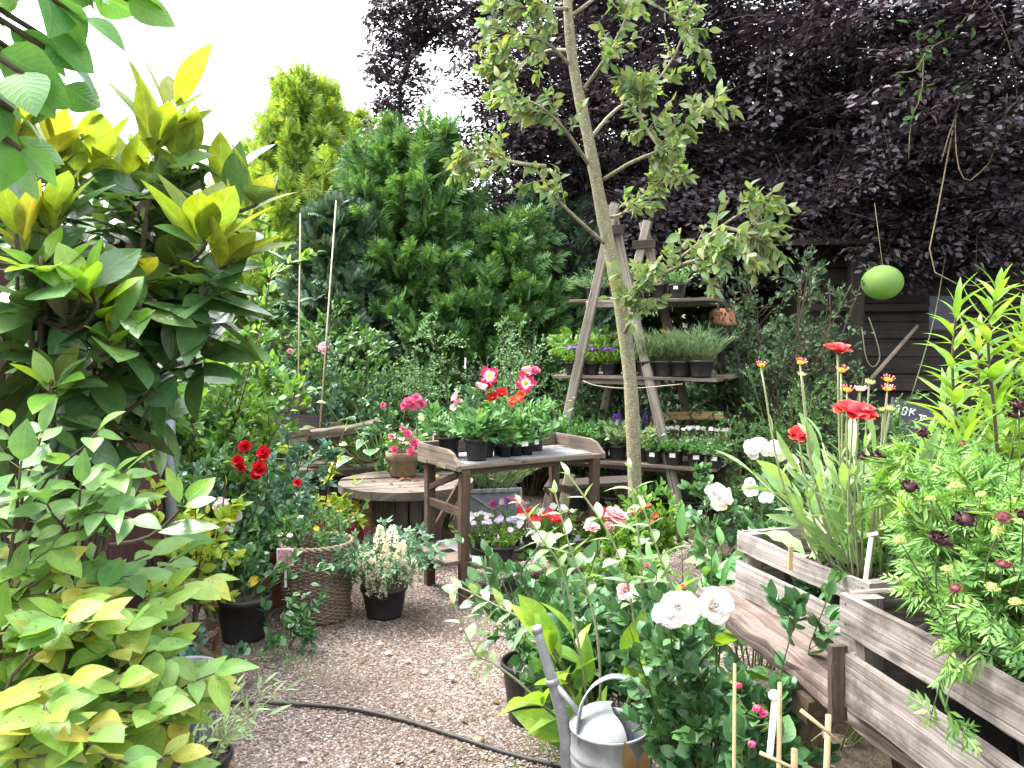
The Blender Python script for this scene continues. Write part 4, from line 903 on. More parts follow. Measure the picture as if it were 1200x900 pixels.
# ------------------------------------------------------------------ A-frame plant stand
C0 = A(.83, 6.78, 0); E1 = nz(A(.915, -.403, 0)); E2 = A(.403, .915, 0)
def sp(a, b, z): return C0 + E1*a + E2*b + A(0, 0, z)
SH = [(.50, -.72, .93, 4), (1.205, -.52, .86, 3), (1.845, -.33, .68, 2)]
def stand():
    o = thing("plant_stand", "tall wooden A-frame plant stand with three plank shelves", "plant stand", C0)
    Hh = 2.62
    for b, s in ((0, 1), (1.05, 1)):
        for sg in (-1, 1):
            mb = MB(); f0, f1 = sp(sg*.60, b, -.02), sp(sg*-.03, b+.03*sg, Hh)
            plank(mb, f0, f1, .075, .05, E2, 8, .0015); mb.build("leg", GREYWOOD, o)
        for z in (.46, 1.165, 1.805):
            hw = .60*(1-z/Hh)+.03; mb = MB(); plank(mb, sp(-hw-.03, b+.056, z), sp(hw+.03, b+.056, z), .04, .055, (0, 0, 1), 4, .001); mb.build("rung", GREYWOOD, o)
        mb = MB(); plank(mb, sp(-.11, b-.055, 2.40), sp(.11, b-.055, 2.40), .03, .08, (0, 0, 1), 3, .001); mb.build("tie_board", DARKWOOD, o)
    for z, a0, a1, n in SH:
        d0, d1 = (-.10, 1.15) if n == 4 else ((-.02, 1.12) if n == 3 else (.05, 1.1))
        w = (d1-d0)/n
        for k in range(n):
            mb = MB(); e = R.normal()*.05; plank(mb, sp(a0+R.normal()*.04, d0+w*(k+.5), z-.011), sp(a1+e, d0+w*(k+.5), z-.011+R.normal()*.004), w-.012, .026, (0, 0, 1), 8, .002); mb.build("shelf_board", GREYWOOD if k else TABLEWOOD, o)
    mb = MB(); plank(mb, sp(.18, .62, .83), sp(.80, .62, .86), .10, .022, (0, -.5, .8), 4, .001); tag(mb.build("loose_board", CUTWOOD), "short pale fresh-cut board propped behind the pots on the lowest shelf", "board")
    mb = MB(); tube(mb, spline([at(683, 446, 6.75), at(700, 452, 6.7), at(740, 455, 6.6), at(800, 450, 6.4)], 14), [.004, .004], 5); tag(mb.build("rope", CREAMCANE), "thin cord slung beneath the middle shelf of the plant stand", "rope")
stand()
yw = math.atan2(E1[1], E1[0])
def row(proto, a0, a1, n, b, z, lab, group, s=1.0, jit=.012):
    out = []
    for i in range(n):
        a = a0+(a1-a0)*i/max(1, n-1)+R.normal()*jit; loc = sp(a, b+R.normal()*jit, z)
        l = lab.replace("#", ORD[i])
        if i == 0: proto.location = tuple(loc); proto["label"] = l; proto["group"] = group; proto.rotation_euler = (0, 0, rnd(1, -.3, .3)[0]); proto.scale = (s*1.12,)*3; out.append(proto)
        else: out.append(dup(proto, loc, rnd(1, -3, 3)[0], s*1.12*rnd(1, .92, 1.08)[0], l, group))
    return out
def stand_plants():
    z0, z1, z2 = SH[0][0]+.004, SH[1][0]+.004, SH[2][0]+.004
    S = lambda **k: dict(dict(curve=.2, sr=.0014), **k)
    p, _ = potted("potted_lavender", "x", "lavender", (0, 0, 0), .075, .115, S(H=.24, spread=.75, n=90, per=12, T=T_NARROW, size=.055, lm=L_LAV, ang=(.2, .7), flat=.2), sq=.35)
    row(p, .27, .70, 4, .08, z1, "potted grey-green lavender, # of the front lavenders on the middle shelf", "lavender pots on the middle shelf")
    p, _ = potted("potted_lavender", "x", "lavender", (0, 0, 0), .07, .115, S(H=.24, spread=.7, n=60, per=12, T=T_NARROW, size=.055, lm=L_LAV, ang=(.2, .7), flat=.2), sq=.35)
    row(p, .24, .66, 3, .27, z1, "grey-green lavender behind the front lavenders, # of three on the middle shelf", "lavenders at the back of the middle shelf")
    p, _ = potted("potted_viola", "x", "viola", (0, 0, 0), .06, .10, S(H=.13, spread=1.0, n=34, per=12, T=T_SMALL, size=.034, lm=L_FRESH, hvar=.5), sq=.35)
    for k in range(6): q = A(R.normal()*.05, R.normal()*.05, .21); bloom(p, q-A(0, 0, .07), q, F_SMALL["purple"], .022)
    row(p, -.36, .10, 4, .10, z1, "purple viola in a black pot, # of four on the middle shelf", "violas on the middle shelf")
    p, _ = potted("potted_marguerite", "x", "marguerite", (0, 0, 0), .065, .11, S(H=.20, spread=.8, n=30, per=12, T=T_SMALL, size=.04, lm=L_MID, hvar=.4), sq=.35)
    for k in range(8): q = A(R.normal()*.08, R.normal()*.05, .29+.02*R.normal()); bloom(p, q-A(0, 0, .09), q, F_SMALL["white"] if k % 4 else F_SMALL["yellow"], .038)
    row(p, .0, .42, 3, .46, z1, "white marguerite at the back of the middle shelf, # of three", "marguerites on the middle shelf")
    p, _ = potted("potted_fern", "x", "fern", (0, 0, 0), .075, .12, S(H=.26, spread=1.1, n=26, per=7, T=T_FERN, size=.11, lm=L_FRESH), sq=0)
    row(p, -.36, -.1, 2, .40, z1, "light green ferny plant on the middle shelf's left, # of two", "ferny plants on the middle shelf")
    # lowest shelf
    p, _ = potted("potted_oregano", "x", "herb", (0, 0, 0), .06, .105, S(H=.12, spread=1.0, n=40, per=12, T=T_ROUND, size=.030, lm=L_DAHLIA, hvar=.5), sq=.35)
    plain_label(p, (.012, -.0600, .075), .042, .03)
    for i, o in enumerate(row(p, .36, .86, 4, -.03, z0, "bushy green herb with white pot sticker, # along the lowest shelf's front", "herbs at the front of the lowest shelf", jit=.006)): o.rotation_euler = (0, 0, yw+R.normal()*.15)
    p, _ = potted("potted_edelweiss", "x", "herb", (0, 0, 0), .06, .10, S(H=.15, spread=.9, n=26, per=10, T=T_SMALL, size=.035, lm=L_SILV, hvar=.5), sq=.35)
    for k in range(12): q = A(R.normal()*.06, R.normal()*.05, .235); bloom(p, q-A(0, 0, .06), q, F_SMALL["white"], .020)
    row(p, .36, .84, 4, .15, z0, "silvery white-flowered herb behind the stickered pots, # of four", "silvery herbs on the lowest shelf")
    p, _ = potted("potted_mint", "x", "mint", (0, 0, 0), .068, .115, S(H=.20, spread=1.05, n=40, per=12, T=T_ROUND, size=.046, lm=L_DAHLIA, hvar=.5), sq=0)
    row(p, -.58, -.12, 4, .0, z0, "round-leaved green mint, # of the front mints on the lowest shelf", "mint pots on the lowest shelf")
    row(dup(p, (0, 0, 0)), -.62, -.16, 4, .18, z0, "round-leaved green mint behind the front mints, # in its row", "mint pots behind the front mints")
    p, _ = potted("potted_sage", "x", "sage", (0, 0, 0), .07, .115, S(H=.22, spread=.85, n=30, per=9, T=T_OVATE, size=.06, lm=L_SILV, hvar=.45), sq=0)
    for k in range(3): q = A(R.normal()*.05, R.normal()*.05, .27); put(F_SPIRE, q, A(R.normal()*.15, R.normal()*.15, 1), .085, p, "flower_spike")
    row(p, .02, .24, 2, .06, z0, "sage with violet flower spikes, # of two on the lowest shelf", "sage pots on the lowest shelf")
    p, _ = potted("potted_shrublet", "x", "shrub", (0, 0, 0), .08, .12, S(H=.30, spread=.9, n=26, per=12, T=T_SMALL, size=.045, lm=L_MID, hvar=.5), sq=0)
    row(p, .0, .75, 4, .62, z0, "leafy green shrublet at the lowest shelf's back, # of four", "shrublets at the back of the lowest shelf")
    # top shelf
    p, _ = potted("potted_thyme", "round fuzzy green thyme in a black pot at the left end of the top shelf", "thyme", sp(-.24, .25, z2), .075, .11, S(H=.19, spread=1.15, n=80, per=13, T=T_NARROW, size=.04, lm=L_FUZZY, hvar=.3, flat=.2), sq=0)
    p, _ = potted("potted_shrublet", "x", "shrub", (0, 0, 0), .07, .115, S(H=.22, spread=.9, n=24, per=12, T=T_SMALL, size=.042, lm=L_MID, hvar=.5), sq=.35)
    row(p, -.02, .34, 3, .22, z2, "dark leafy potted plant on the top shelf, # of three", "leafy pots on the top shelf")
    p, _ = potted("potted_herb", "silvery herb in a white-stickered pot at the right of the top shelf", "herb", sp(.50, .16, z2), .068, .115, S(H=.20, spread=.8, n=30, per=10, T=T_SMALL, size=.045, lm=L_FUZZY, hvar=.5), sq=.35)
    p.rotation_euler = (0, 0, yw); plain_label(p, np.array(p.location)+A(.0, -.068, .085), .035, .03)
    # pots standing on the ground under the stand
    p, _ = potted("potted_shrublet", "x", "shrub", (0, 0, 0), .10, .16, S(H=.26, spread=.9, n=24, per=10, T=T_OVATE, size=.06, lm=L_MID, hvar=.5), sq=0)
    row(p, -.4, .9, 5, .25, 0.0, "shaded potted plant on the ground under the stand, # of five", "pots on the ground under the plant stand")
stand_plants()
# ------------------------------------------------------------------ shrubs and plants in the middle distance
def shrub(name, label, cat, base, H, spread, n, tw, twL, per, T, size, lm, sm=TWIGB, sr=.008, group=None, base_r=.08, flat=.55, tper=None, up=.2, curve=.25, hvar=.45, ang=(.5, 1.1), t0=.15, droop=.3, lean=(0, 0), wig=.02, tdroop=.1, tw2=0):
    o = thing(name, label, cat, base, group); c = np.asarray(base, float)
    L = stems(n, H, spread, base_r, curve, 7, hvar, c, lean, wig, droop)
    st, lf = MB(), MB(); tubes(st, L, np.array([sr, sr*.35]), 5, cap=False)
    t2 = twigs(L, tw, twL, (.4, 1.2), .25, 1, 4, .15, .5, tdroop); tubes(st, t2, np.array([sr*.4, sr*.15]), 3, cap=False)
    leaves(lf, L, per, T, size, ang, max(t0, .35), 1, flat, up, .35, tip=True)
    leaves(lf, t2, tper or per, T, size, ang, .1, 1, flat, up, .35, tip=True)
    if tw2:
        t3 = twigs(t2, tw2, twL*.6, (.4, 1.2), .3, 1, 3, .15, .5, tdroop); tubes(st, t3, np.array([sr*.2, sr*.1]), 3, cap=False)
        leaves(lf, t3, tper or per, T, size, ang, .1, 1, flat, up, .35, tip=True)
    st.build("stems", sm, o); lf.build("foliage", lm, o)
    return o, L
def gx(px, d): return A((px-600)/960*d, d, 0)

shrub("deciduous_shrub", "tall loose mid-green shrub right of the red-brown fence", "shrub", gx(240, 5.3), 2.15, .40, 14, 170, .42, 9, T_OVATE, .085, L_FRESH, tw2=120)
shrub("deciduous_shrub", "leafy green shrub around the two pale canes", "shrub", gx(330, 7.2), 2.25, .5, 14, 190, .42, 9, T_OVATE, .075, L_MID, tw2=150)
shrub("deciduous_shrub", "dark green shrub in shade behind the rustic bench", "shrub", gx(425, 7.6), 1.75, .5, 14, 170, .40, 8, T_OVATE, .075, L_MID, tw2=100)
shrub("deciduous_shrub", "dense mid-green shrub low behind the red rose bush", "shrub", gx(215, 4.7), 1.45, .4, 14, 150, .28, 9, T_OVATE, .07, L_MID, tw2=140)
o, L = shrub("rose_bush", "standard rose with one pale pink bloom above the rustic bench", "rose bush", gx(372, 7.3), 1.62, .42, 10, 120, .32, 9, T_ROSE, .055, L_BLUEROSE, TWIG, tw2=60)
for x, y, s in ((381, 408, .055), (340, 412, .028), (330, 398, .022)): bloom(o, at(x-4, y+45, 7.2), at(x, y, 6.95), F_PALEROSE, s)
shrub("small_tree", "small yellow-green drooping tree in front of the rustic bench's backrest", "tree", gx(348, 5.5), 1.16, .34, 6, 22, .22, 6, T_OVATE, .075, L_LIME, up=-.4, tdroop=.4, tper=6)
shrub("small_tree", "low young plant with yellow tips in front of the rustic bench's seat", "plant", gx(388, 5.6), .62, .5, 7, 26, .22, 8, T_OVATE, .075, L_LIME, up=-.2, tdroop=.3, tper=6)
# red rose bush and its neighbours
o, L = shrub("rose_bush", "bushy rose with scarlet blooms and bluish leaves behind the wicker basket", "rose bush", gx(285, 4.8), 1.0, .42, 18, 200, .22, 10, T_ROSE, .048, L_BLUEROSE, TWIG, base_r=.12, tw2=220, tper=8)
for x, y, s in ((287, 523, .032), (310, 532, .040), (279, 541, .033), (304, 550, .042), (283, 549, .026), (349, 566, .024), (299, 556, .03)): bloom(o, at(x, y+45, 4.7), at(x, y, 4.25), F_REDROSE, s, nz(A(0, -.8, .5)+unit(1)[0]*.3))
o, L = shrub("rose_bush", "darker rose bush with faded white blooms left of the wicker basket", "rose bush", gx(250, 4.35), .90, .42, 14, 130, .2, 9, T_ROSE, .055, L_ROSE, TWIG, base_r=.1, tw2=120)
for x, y, s in ((259, 593, .04), (273, 608, .045), (266, 620, .022), (262, 600, .03)): bloom(o, at(x, y+30, 4.2), at(x, y, 3.85), F_WHITE, s)
shrub("yellow_shrub", "small bright lime-yellow leafed plant beside the metal post", "shrub", gx(212, 3.9), .98, .32, 6, 34, .18, 7, T_OVATE, .08, L_LIME, up=-.1)
# centre
shrub("fine_leaved_shrub", "rounded fine-leaved green shrub behind the potting table", "shrub", gx(540, 7.9), 1.95, .42, 26, 420, .40, 18, T_SMALL, .034, L_FUZZY, tw2=620, tper=14, curve=.35)
shrub("fine_leaved_shrub", "small bluish fine-leaved shrub left of the rounded shrub", "shrub", gx(440, 8.2), 1.55, .4, 18, 200, .3, 14, T_SMALL, .034, L_FUZZY, tw2=260, tper=12)
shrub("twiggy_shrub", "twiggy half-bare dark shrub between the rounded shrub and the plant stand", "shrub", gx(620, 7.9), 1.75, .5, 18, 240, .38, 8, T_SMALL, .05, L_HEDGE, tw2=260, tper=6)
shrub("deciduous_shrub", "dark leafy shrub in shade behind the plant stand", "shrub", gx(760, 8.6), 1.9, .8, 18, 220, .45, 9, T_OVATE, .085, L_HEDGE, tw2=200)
shrub("deciduous_shrub", "green shrub filling the gap left of the plant stand's legs", "shrub", gx(680, 7.9), 1.15, .7, 14, 160, .32, 9, T_OVATE, .06, L_MID, tw2=120)
o, L = shrub("rose_bush", "dark-leaved rose with a cluster of bright pink blooms behind the terracotta pot", "rose bush", gx(515, 6.5), 1.1, .55, 14, 170, .28, 10, T_ROSE, .06, L_ROSE, TWIG, tw2=130)
for x, y, s in ((478, 471, .036), (488, 467, .038), (484, 476, .036), (494, 474, .034), (474, 476, .03), (449, 475, .02)): bloom(o, at(505, 500, 6.3), at(x, y, 6.0), F_PINKROSE, s, nz(A(-.1, -.85, .4)+unit(1)[0]*.25))
tg = MB(); plank(tg, at(545, 432, 6.2), at(545.5, 419, 6.2), .012, .002, (0, -1, 0), 2); tag(tg.build("plant_label", WHITEP), "white paper label hanging in the rose behind the potting table", "label")
def cane(label, pts, r=.008, mat=CREAMCANE, name="garden_cane"):
    mb = MB(); tube(mb, pts, [r, r*.7], 7); return tag(mb.build(name, mat), label, "cane")
cane("longer leaning pale cane among the shrubs below the golden conifer", [A(*gx(365, 6.9)), at(394, 235, 6.9)], .009)
cane("shorter upright pale cane left of the longer leaning cane", [A(*gx(345, 6.9)), at(352, 250, 6.9)], .008)
cane("thin pale cane standing left of the potting table", [A(*gx(505, 6.1)), at(508, 494, 6.0)], .008)
def ornamental_grass():
    c = gx(452, 6.9); o = thing("ornamental_grass", "tall tuft of arching green grass beside the rustic bench", "grass", c)
    mb = MB(); n = 220; L = stems(n, 1.35, .55, .08, .9, 8, .5, c, wig=.004, droop=.9)
    # blades as narrow strips along the curves
    for ln in L:
        T = nz(np.gradient(ln, axis=0)); s = nz(np.cross(T, A(R.normal()*.5, R.normal()*.5, 1)+.01)); w = .009*np.sin(np.linspace(.5, math.pi, len(ln)))[:, None]
        V = np.concatenate([ln-s*w, ln+s*w]); k = len(ln); i = np.arange(k-1); mb.add(V, [np.stack([i, i+1, k+i+1, k+i], 1)], np.concatenate([np.c_[np.linspace(0, 1, k), np.zeros(k)], np.c_[np.linspace(0, 1, k), np.ones(k)]]))
    mb.build("blades", L_GRASS, o)
ornamental_grass()
def hosta():
    c = gx(450, 6.55); o = thing("potted_hosta", "hosta with cream-edged leaves in a terracotta pot behind the spool table", "hosta", c)
    T = leaf_t(.72, .42, 6, fold=.12, droop=.35); pot_parts(o, c, .20, .40, TERRA); c = c+A(0, 0, .36); L = stems(34, .58, .9, .10, .3, 5, .5, c)
    st, lf = MB(), MB(); tubes(st, L, np.array([.006, .004]), 5)
    D = nz(L[:, -1]-L[:, -2])*A(1, 1, .3)+A(0, 0, -.1); place(lf, T, L[:, -1], D, A(0, 0, 1)+unit(34)*.25, .19*(1-.3*rnd(34)))
    st.build("stems", TWIG, o); lf.build("foliage", L_HOSTA, o)
hosta()
def rustic_bench():
    o = thing("rustic_bench", "rustic weathered garden bench of thick planks half hidden by plants", "bench", (-1.3, 6.5, 0))
    def b(nm, x0, y0, x1, y1, d0, d1, w, t, up, mat=BENCHWOOD, segs=6):
        mb = MB(); plank(mb, at(x0, y0, d0), at(x1, y1, d1), w, t, up, segs, .003); return mb.build(nm, mat, o)
    b("seat", 300, 560, 444, 547, 6.15, 6.62, .22, .06, (0, 0, 1)); b("seat", 318, 550, 430, 541, 6.45, 6.85, .22, .05, (0, 0, 1))
    b("apron", 330, 575, 443, 563, 6.2, 6.6, .03, .16, (0, 0, 1), DARKWOOD)
    b("backrest_board", 304, 496, 386, 494, 6.75, 7.0, .02, .15, (0, .35, 1), BACKWOOD); b("backrest_board", 335, 473, 379, 472, 6.85, 7.0, .02, .12, (0, .35, 1), BACKWOOD); b("backrest_board", 300, 516, 392, 513, 6.7, 6.95, .02, .08, (0, .35, 1))
    b("armrest", 360, 511, 442, 497, 6.25, 6.7, .12, .07, (0, 0, 1)); b("armrest", 292, 520, 362, 506, 6.0, 6.2, .10, .06, (0, 0, 1))
    b("arm_board", 362, 522, 393, 512, 6.3, 6.6, .03, .16, (0, 0, 1))
    for x, d, zt in ((438, 6.6, .53), (330, 6.2, .53), (392, 6.85, .9), (310, 6.7, .9)):
        q = gx(x, d); mb = MB(); plank(mb, q, q+A(0, 0, zt-.08), .09, .07, (0, 1, 0), 4, .002); mb.build("leg", BENCHWOOD, o)
    mb = MB(); tube(mb, spline([at(400, 522, 6.4), at(412, 535, 6.4), at(430, 541, 6.45), at(444, 537, 6.5)], 12), [.016, .014], 8); mb.build("curved_arm", BROWNWOOD, o)
rustic_bench()
def wicker():
    c = A(-1.06, 4.40, 0); o = thing("wicker_basket", "round brown wicker basket standing on the gravel", "basket", c)
    WM = plain("wicker", (.25, .185, .145), .7, nscale=60, col2=(.10, .072, .056), bump=.2); WL = plain("wicker_light", (.30, .23, .16), .7, nscale=60, col2=(.16, .115, .08))
    n = 34; a = np.linspace(0, 2*np.pi, 120); H = .40; rows = 40; w = MB(); w2 = MB()
    for k in range(rows):
        z = .012+H*k/rows; r = .168+.022*(k/rows)+.006*math.sin(k*.5)
        rr = r+.0055*np.cos(a*n/2+math.pi*k); q = np.stack([np.cos(a)*rr, np.sin(a)*rr, np.full_like(a, z)+.001*np.sin(a*3+k)], 1)+c
        tubes(w2 if k in (13, 25, 26) else w, q[None], np.array([.0058, .0058]), 5, cap=False)
    for k in range(n):
        an = k*2*math.pi/n; tube(w, [c+A(math.cos(an)*.166, math.sin(an)*.166, 0), c+A(math.cos(an)*.19, math.sin(an)*.19, H+.01)], [.005, .005], 5)
    lathe(w, [(.16, .0), (.16, .02), (.001, .02)], c, 24); lathe(w, [(.164, .02), (.183, H-.02)], c, 24)
    w.build("weave", WM, o); w2.build("bands", WL, o)
    rim = MB()
    for s in range(2): q = np.stack([np.cos(a)*(.192+.007*np.sin(a*16+s*math.pi)), np.sin(a)*(.192+.007*np.sin(a*16+s*math.pi)), H+.012+.007*np.cos(a*16+s*math.pi)], 1)+c; tubes(rim, q[None], np.array([.008, .008]), 6, cap=False)
    rim.build("rim", WL, o); sb = MB(); disc(sb, c+A(0, 0, H-.07), .178, 24, bump=.01); sb.build("lining_soil", SOIL, o)
    o2 = thing("basket_plant", "trailing small-leaved green plant growing out of the wicker basket", "plant", c+A(0, 0, H-.07))
    herb(o2, c+A(-.06, .06, H-.07), .30, .75, 30, 12, T_SMALL, .040, L_DAHLIA, base_r=.12, tw=70, twL=.10, sr=.003)
    for k in range(4): q = at(rnd(1, 316, 372)[0], rnd(1, 600, 635)[0], 4.2); bloom(o2, q-A(0, 0, .1), q, F_SMALL["yellow" if k == 0 else "cream"], .018)
    # picture label on a stake
    t = thing("picture_label", "plant label with a picture of pink flowers stuck by the wicker basket", "label", gx(334, 4.17))
    PK = plain("printed_label", (.75, .40, .48), .45, nscale=120, col2=(.35, .12, .16))
    f = at(334, 653, 4.17); mb = MB(); plank(mb, f-A(.043, 0, 0), f+A(.043, .005, 0), .003, .092, (0, 0, 1), 1); mb.build("border", WHITEP, t)
    mb = MB(); plank(mb, f-A(.036, .003, -.004), f+A(.036, -.002, .004), .002, .070, (0, 0, 1), 1); mb.build("picture", PK, t)
    mb = MB(); plank(mb, f+A(0, .004, -.16), f+A(0, .004, -.04), .012, .002, (0, 1, 0), 1); mb.build("stake", WHITEP, t)
wicker()
def astilbe():
    c = A(-.70, 4.42, 0)
    o, L = potted("potted_astilbe", "astilbe with creamy white plumes in a black pot on the gravel", "astilbe", c, .125, .17, dict(H=.30, spread=.8, n=42, per=6, T=T_PINN, size=.115, lm=L_ASTIL, tw=40, twL=.07, curve=.25, t0=.3, sr=.003, hvar=.4))
    for x, y, s in ((445, 622, .17), (459, 618, .17), (432, 640, .15), (450, 640, .16), (465, 640, .16), (425, 648, .13), (440, 655, .14), (456, 655, .13), (474, 655, .14), (418, 652, .11), (484, 650, .12), (436, 668, .12), (468, 628, .13), (412, 640, .10), (448, 672, .10)):
        q = at(x, y+30, 4.28); nrm = nz(A((x-448)*.006, -.25, 1)+unit(1)[0]*.15)
        mb = MB(); tube(mb, [c+A(0, 0, .3), q], [.003, .002], 4); mb.build("stem", TWIG, o); put(F_PLUME[int(R.integers(3))], q, nrm, s, o, "flower_plume")
    o = thing("red_astilbe", "low dusky red feathery plant left of the spool table's drum", "astilbe", gx(404, 5.5))
    L = herb(o, gx(404, 5.5), .22, .4, 30, 5, T_DISS, .10, leafmat("leaf_reddish", [(.16, .05, .05), (.22, .08, .07), (.10, .07, .04)], vein=0), TWIGB, base_r=.12)
    for k in range(16): p = L[k, -1]; put(F_REDPLUME, p, A(R.normal()*.2, R.normal()*.2, 1), .16, o, "flower_plume")
astilbe()
def left_pots():
    c = A(-1.36, 4.08, 0)
    o, L = potted("potted_rose", "glossy rose with white labels in a large black pot left of the basket", "rose", c, .135, .22, dict(H=.34, spread=.8, n=18, per=9, T=T_ROSE, size=.062, lm=L_ROSE, tw=40, twL=.12, sr=.003, curve=.4))
    for p0, p1 in (((262, 668), (265, 652)), ((232, 676), (240, 660)), ((205, 680), (212, 676))): mb = MB(); plank(mb, at(*p0, 3.9), at(*p1, 3.9), .016, .002, (0, -1, .3), 1); mb.build("plant_tag", WHITEP, o)
    bloom(o, c+A(.05, 0, .3), at(298, 682, 3.9), F_SMALL["yellow"], .03)
    c2 = A(-1.40, 4.62, 0); o, L = potted("potted_fuchsia", "leafy plant in a terracotta pot between the large black pot and the basket", "plant", c2, .15, .33, dict(H=.30, spread=.9, n=20, per=9, T=T_ROSE, size=.06, lm=L_ROSE, tw=40, twL=.14, sr=.003), mat=TERRA, taper=.7)
    c3 = gx(330, 3.95); o, L = shrub("small_shrub", "low seedling with cream-edged leaves sprouting from the gravel by the basket", "shrub", c3, .24, .8, 7, 18, .09, 6, T_ROSE, .06, L_ROSE, TWIG, sr=.003)
    lf = MB(); place(lf, T_OVATE, at(358, 712, 3.9)+R.normal(size=(16, 3))*A(.05, .04, .05), unit(16)+A(0, -.3, 0), A(0, -.3, 1)+unit(16)*.4, .05); lf.build("pale_leaves", L_HOSTA, o)
    lf = MB(); q = zp(232, 712, .06); place(lf, T_MAGN, np.array([at(203, 692, 3.93)]), np.array([A(.9, .1, -.30)]), np.array([A(-.2, -.6, .5)]), .25, curl=.1); tag(lf.build("fallen_leaf", L_TAN), "big dry brown leaf caught beside the large black pot", "leaf")
    lf = MB(); n = 7; place(lf, T_LANCE, gx(242, 3.7)+R.normal(size=(n, 3))*A(.04, .04, .01)+A(0, 0, .05), unit(n)+A(0, 0, .6), unit(n), .13); tag(lf.build("dry_leaves", L_TAN), kind="stuff", label="curled dry brown leaves at the foot of the large black pot", cat="leaves")
    c4 = gx(232, 3.45); shrub("small_shrub", "low bluish-leaved rose shoot at the foot of the large black pot", "shrub", c4, .28, .9, 7, 20, .12, 6, T_ROSE, .055, L_BLUEROSE, TWIG, sr=.003)
    c5 = zp(222, 905, .0); c5 = A(-1.02, 2.62, 0); o, L = potted("potted_succulent", "silvery trailing plant in a small black pot at the bottom left", "plant", c5, .095, .15, dict(H=.26, spread=.7, n=18, per=9, T=T_LANCE, size=.08, lm=L_SILV, sm=TWIGP, curve=.4, sr=.003))
    b = A(-1.22, 2.98, 0); o = thing("zinc_bucket", "blue-grey zinc bucket behind the silvery trailing plant", "bucket", b); mb = MB(); lathe(mb, [(.001, .01), (.10, .0), (.105, .01), (.125, .27), (.132, .275), (.13, .285), (.12, .28), (.10, .03)], b, 28); mb.build("body", GALVDULL, o)
    hd = MB(); a = np.linspace(0, math.pi, 14); tube(hd, np.stack([.128*np.cos(a)+b[0], -.10*np.sin(a)+b[1], .272-.05*np.sin(a)], 1), [.004, .004], 6); hd.build("handle", GALVDULL, o)
left_pots()
def planter():
    c = (zp(548, 615)+zp(605, 612))/2; c = A(-.17, 6.35, 0); o = thing("zinc_planter", "galvanised box planter with crossed braces behind the potting table", "planter", c)
    d = nz(A(.98, .2, 0)); nrm = A(.2, -.98, 0); w, dep, z0, z1 = .42, .26, .06, .36
    mb = MB()
    for s in (-1, 1): plank(mb, c+nrm*s*dep/2-d*w/2+A(0, 0, (z0+z1)/2), c+nrm*s*dep/2+d*w/2+A(0, 0, (z0+z1)/2), .006, z1-z0, (0, 0, 1), 2); plank(mb, c+d*s*w/2-nrm*(dep/2-.004)+A(0, 0, (z0+z1)/2), c+d*s*w/2+nrm*(dep/2-.004)+A(0, 0, (z0+z1)/2), .006, z1-z0, (0, 0, 1), 2)
    mb.build("box", GALVDULL, o)
    fr = MB(); f = c+nrm*(dep/2+.01)
    for p, q in (((-.5, z0), (.5, z1)), ((-.5, z1), (.5, z0))): plank(fr, f+d*w*p[0]+A(0, 0, p[1]), f+d*w*q[0]+A(0, 0, q[1]), .008, .022, (0, 0, 1), 1)
    plank(fr, f-d*(w/2+.01)+nrm*.004+A(0, 0, z1), f+d*(w/2+.01)+nrm*.004+A(0, 0, z1), .02, .028, (0, 0, 1), 1); plank(fr, f-d*(w/2+.01)+nrm*.004+A(0, 0, z0), f+d*(w/2+.01)+nrm*.004+A(0, 0, z0), .02, .028, (0, 0, 1), 1)
    for s in (-1, 1): plank(fr, f+d*s*w/2+nrm*.006+A(0, 0, 0), f+d*s*w/2+nrm*.006+A(0, 0, z1), .024, .02, nrm, 1)
    fr.build("frame", GALV, o); sb = MB(); plank(sb, c-d*(w/2-.005)+A(0, 0, z1-.04), c+d*(w/2-.005)+A(0, 0, z1-.04), dep-.012, .02, (0, 0, 1), 1); sb.build("soil", SOIL, o)
    o2 = thing("lavender_plant", "greyish lavender with pale mauve flower spikes in the zinc planter", "lavender", c+A(0, 0, z1-.03))
    L = herb(o2, c+A(0, 0, z1-.03), .30, .75, 130, 12, T_NARROW, .06, L_LAV, base_r=.16, ang=(.2, .7), flat=.2)
    L2 = stems(36, .42, .5, .14, .2, 5, .2, c+A(0, 0, z1-.03)); st = MB(); tubes(st, L2, np.array([.0014, .001]), 3); st.build("flower_stems", TWIGP, o2)
    for p in L2[:, -1]: put(F_LAVTIP, p-A(0, 0, .02), A(R.normal()*.2, R.normal()*.2, 1), .06, o2, "flower_spike")
planter()
def under_table():
    o = thing("wooden_trestle", "dark wooden trestle in the shade behind the potting table's right legs", "trestle", gx(690, 6.2))
    for a, b in (((655, 620), (668, 560)), ((700, 640), (640, 570)), ((735, 640), (728, 565))): mb = MB(); plank(mb, at(*a, 6.1), at(*b, 6.15), .07, .04, (0, 1, 0), 3, .001); mb.build("leg", BROWNWOOD, o)
    mb = MB(); plank(mb, at(630, 607, 6.1), at(760, 602, 6.0), .05, .07, (0, 0, 1), 4, .001); mb.build("rail", BROWNWOOD, o); mb = MB(); plank(mb, at(640, 568, 6.1), at(745, 563, 6.0), .3, .03, (0, 0, 1), 4, .001); mb.build("top", DARKWOOD, o)
    mb = MB(); plank(mb, A(*gx(650, 5.6)), at(668, 555, 5.75), .07, .025, (0, 1, .2), 4, .001); tag(mb.build("leaning_board", woodmat("wood_mossy", (.14, .13, .08), (.30, .28, .19))), "pale mossy board leaning under the potting table's right end", "board")
under_table()

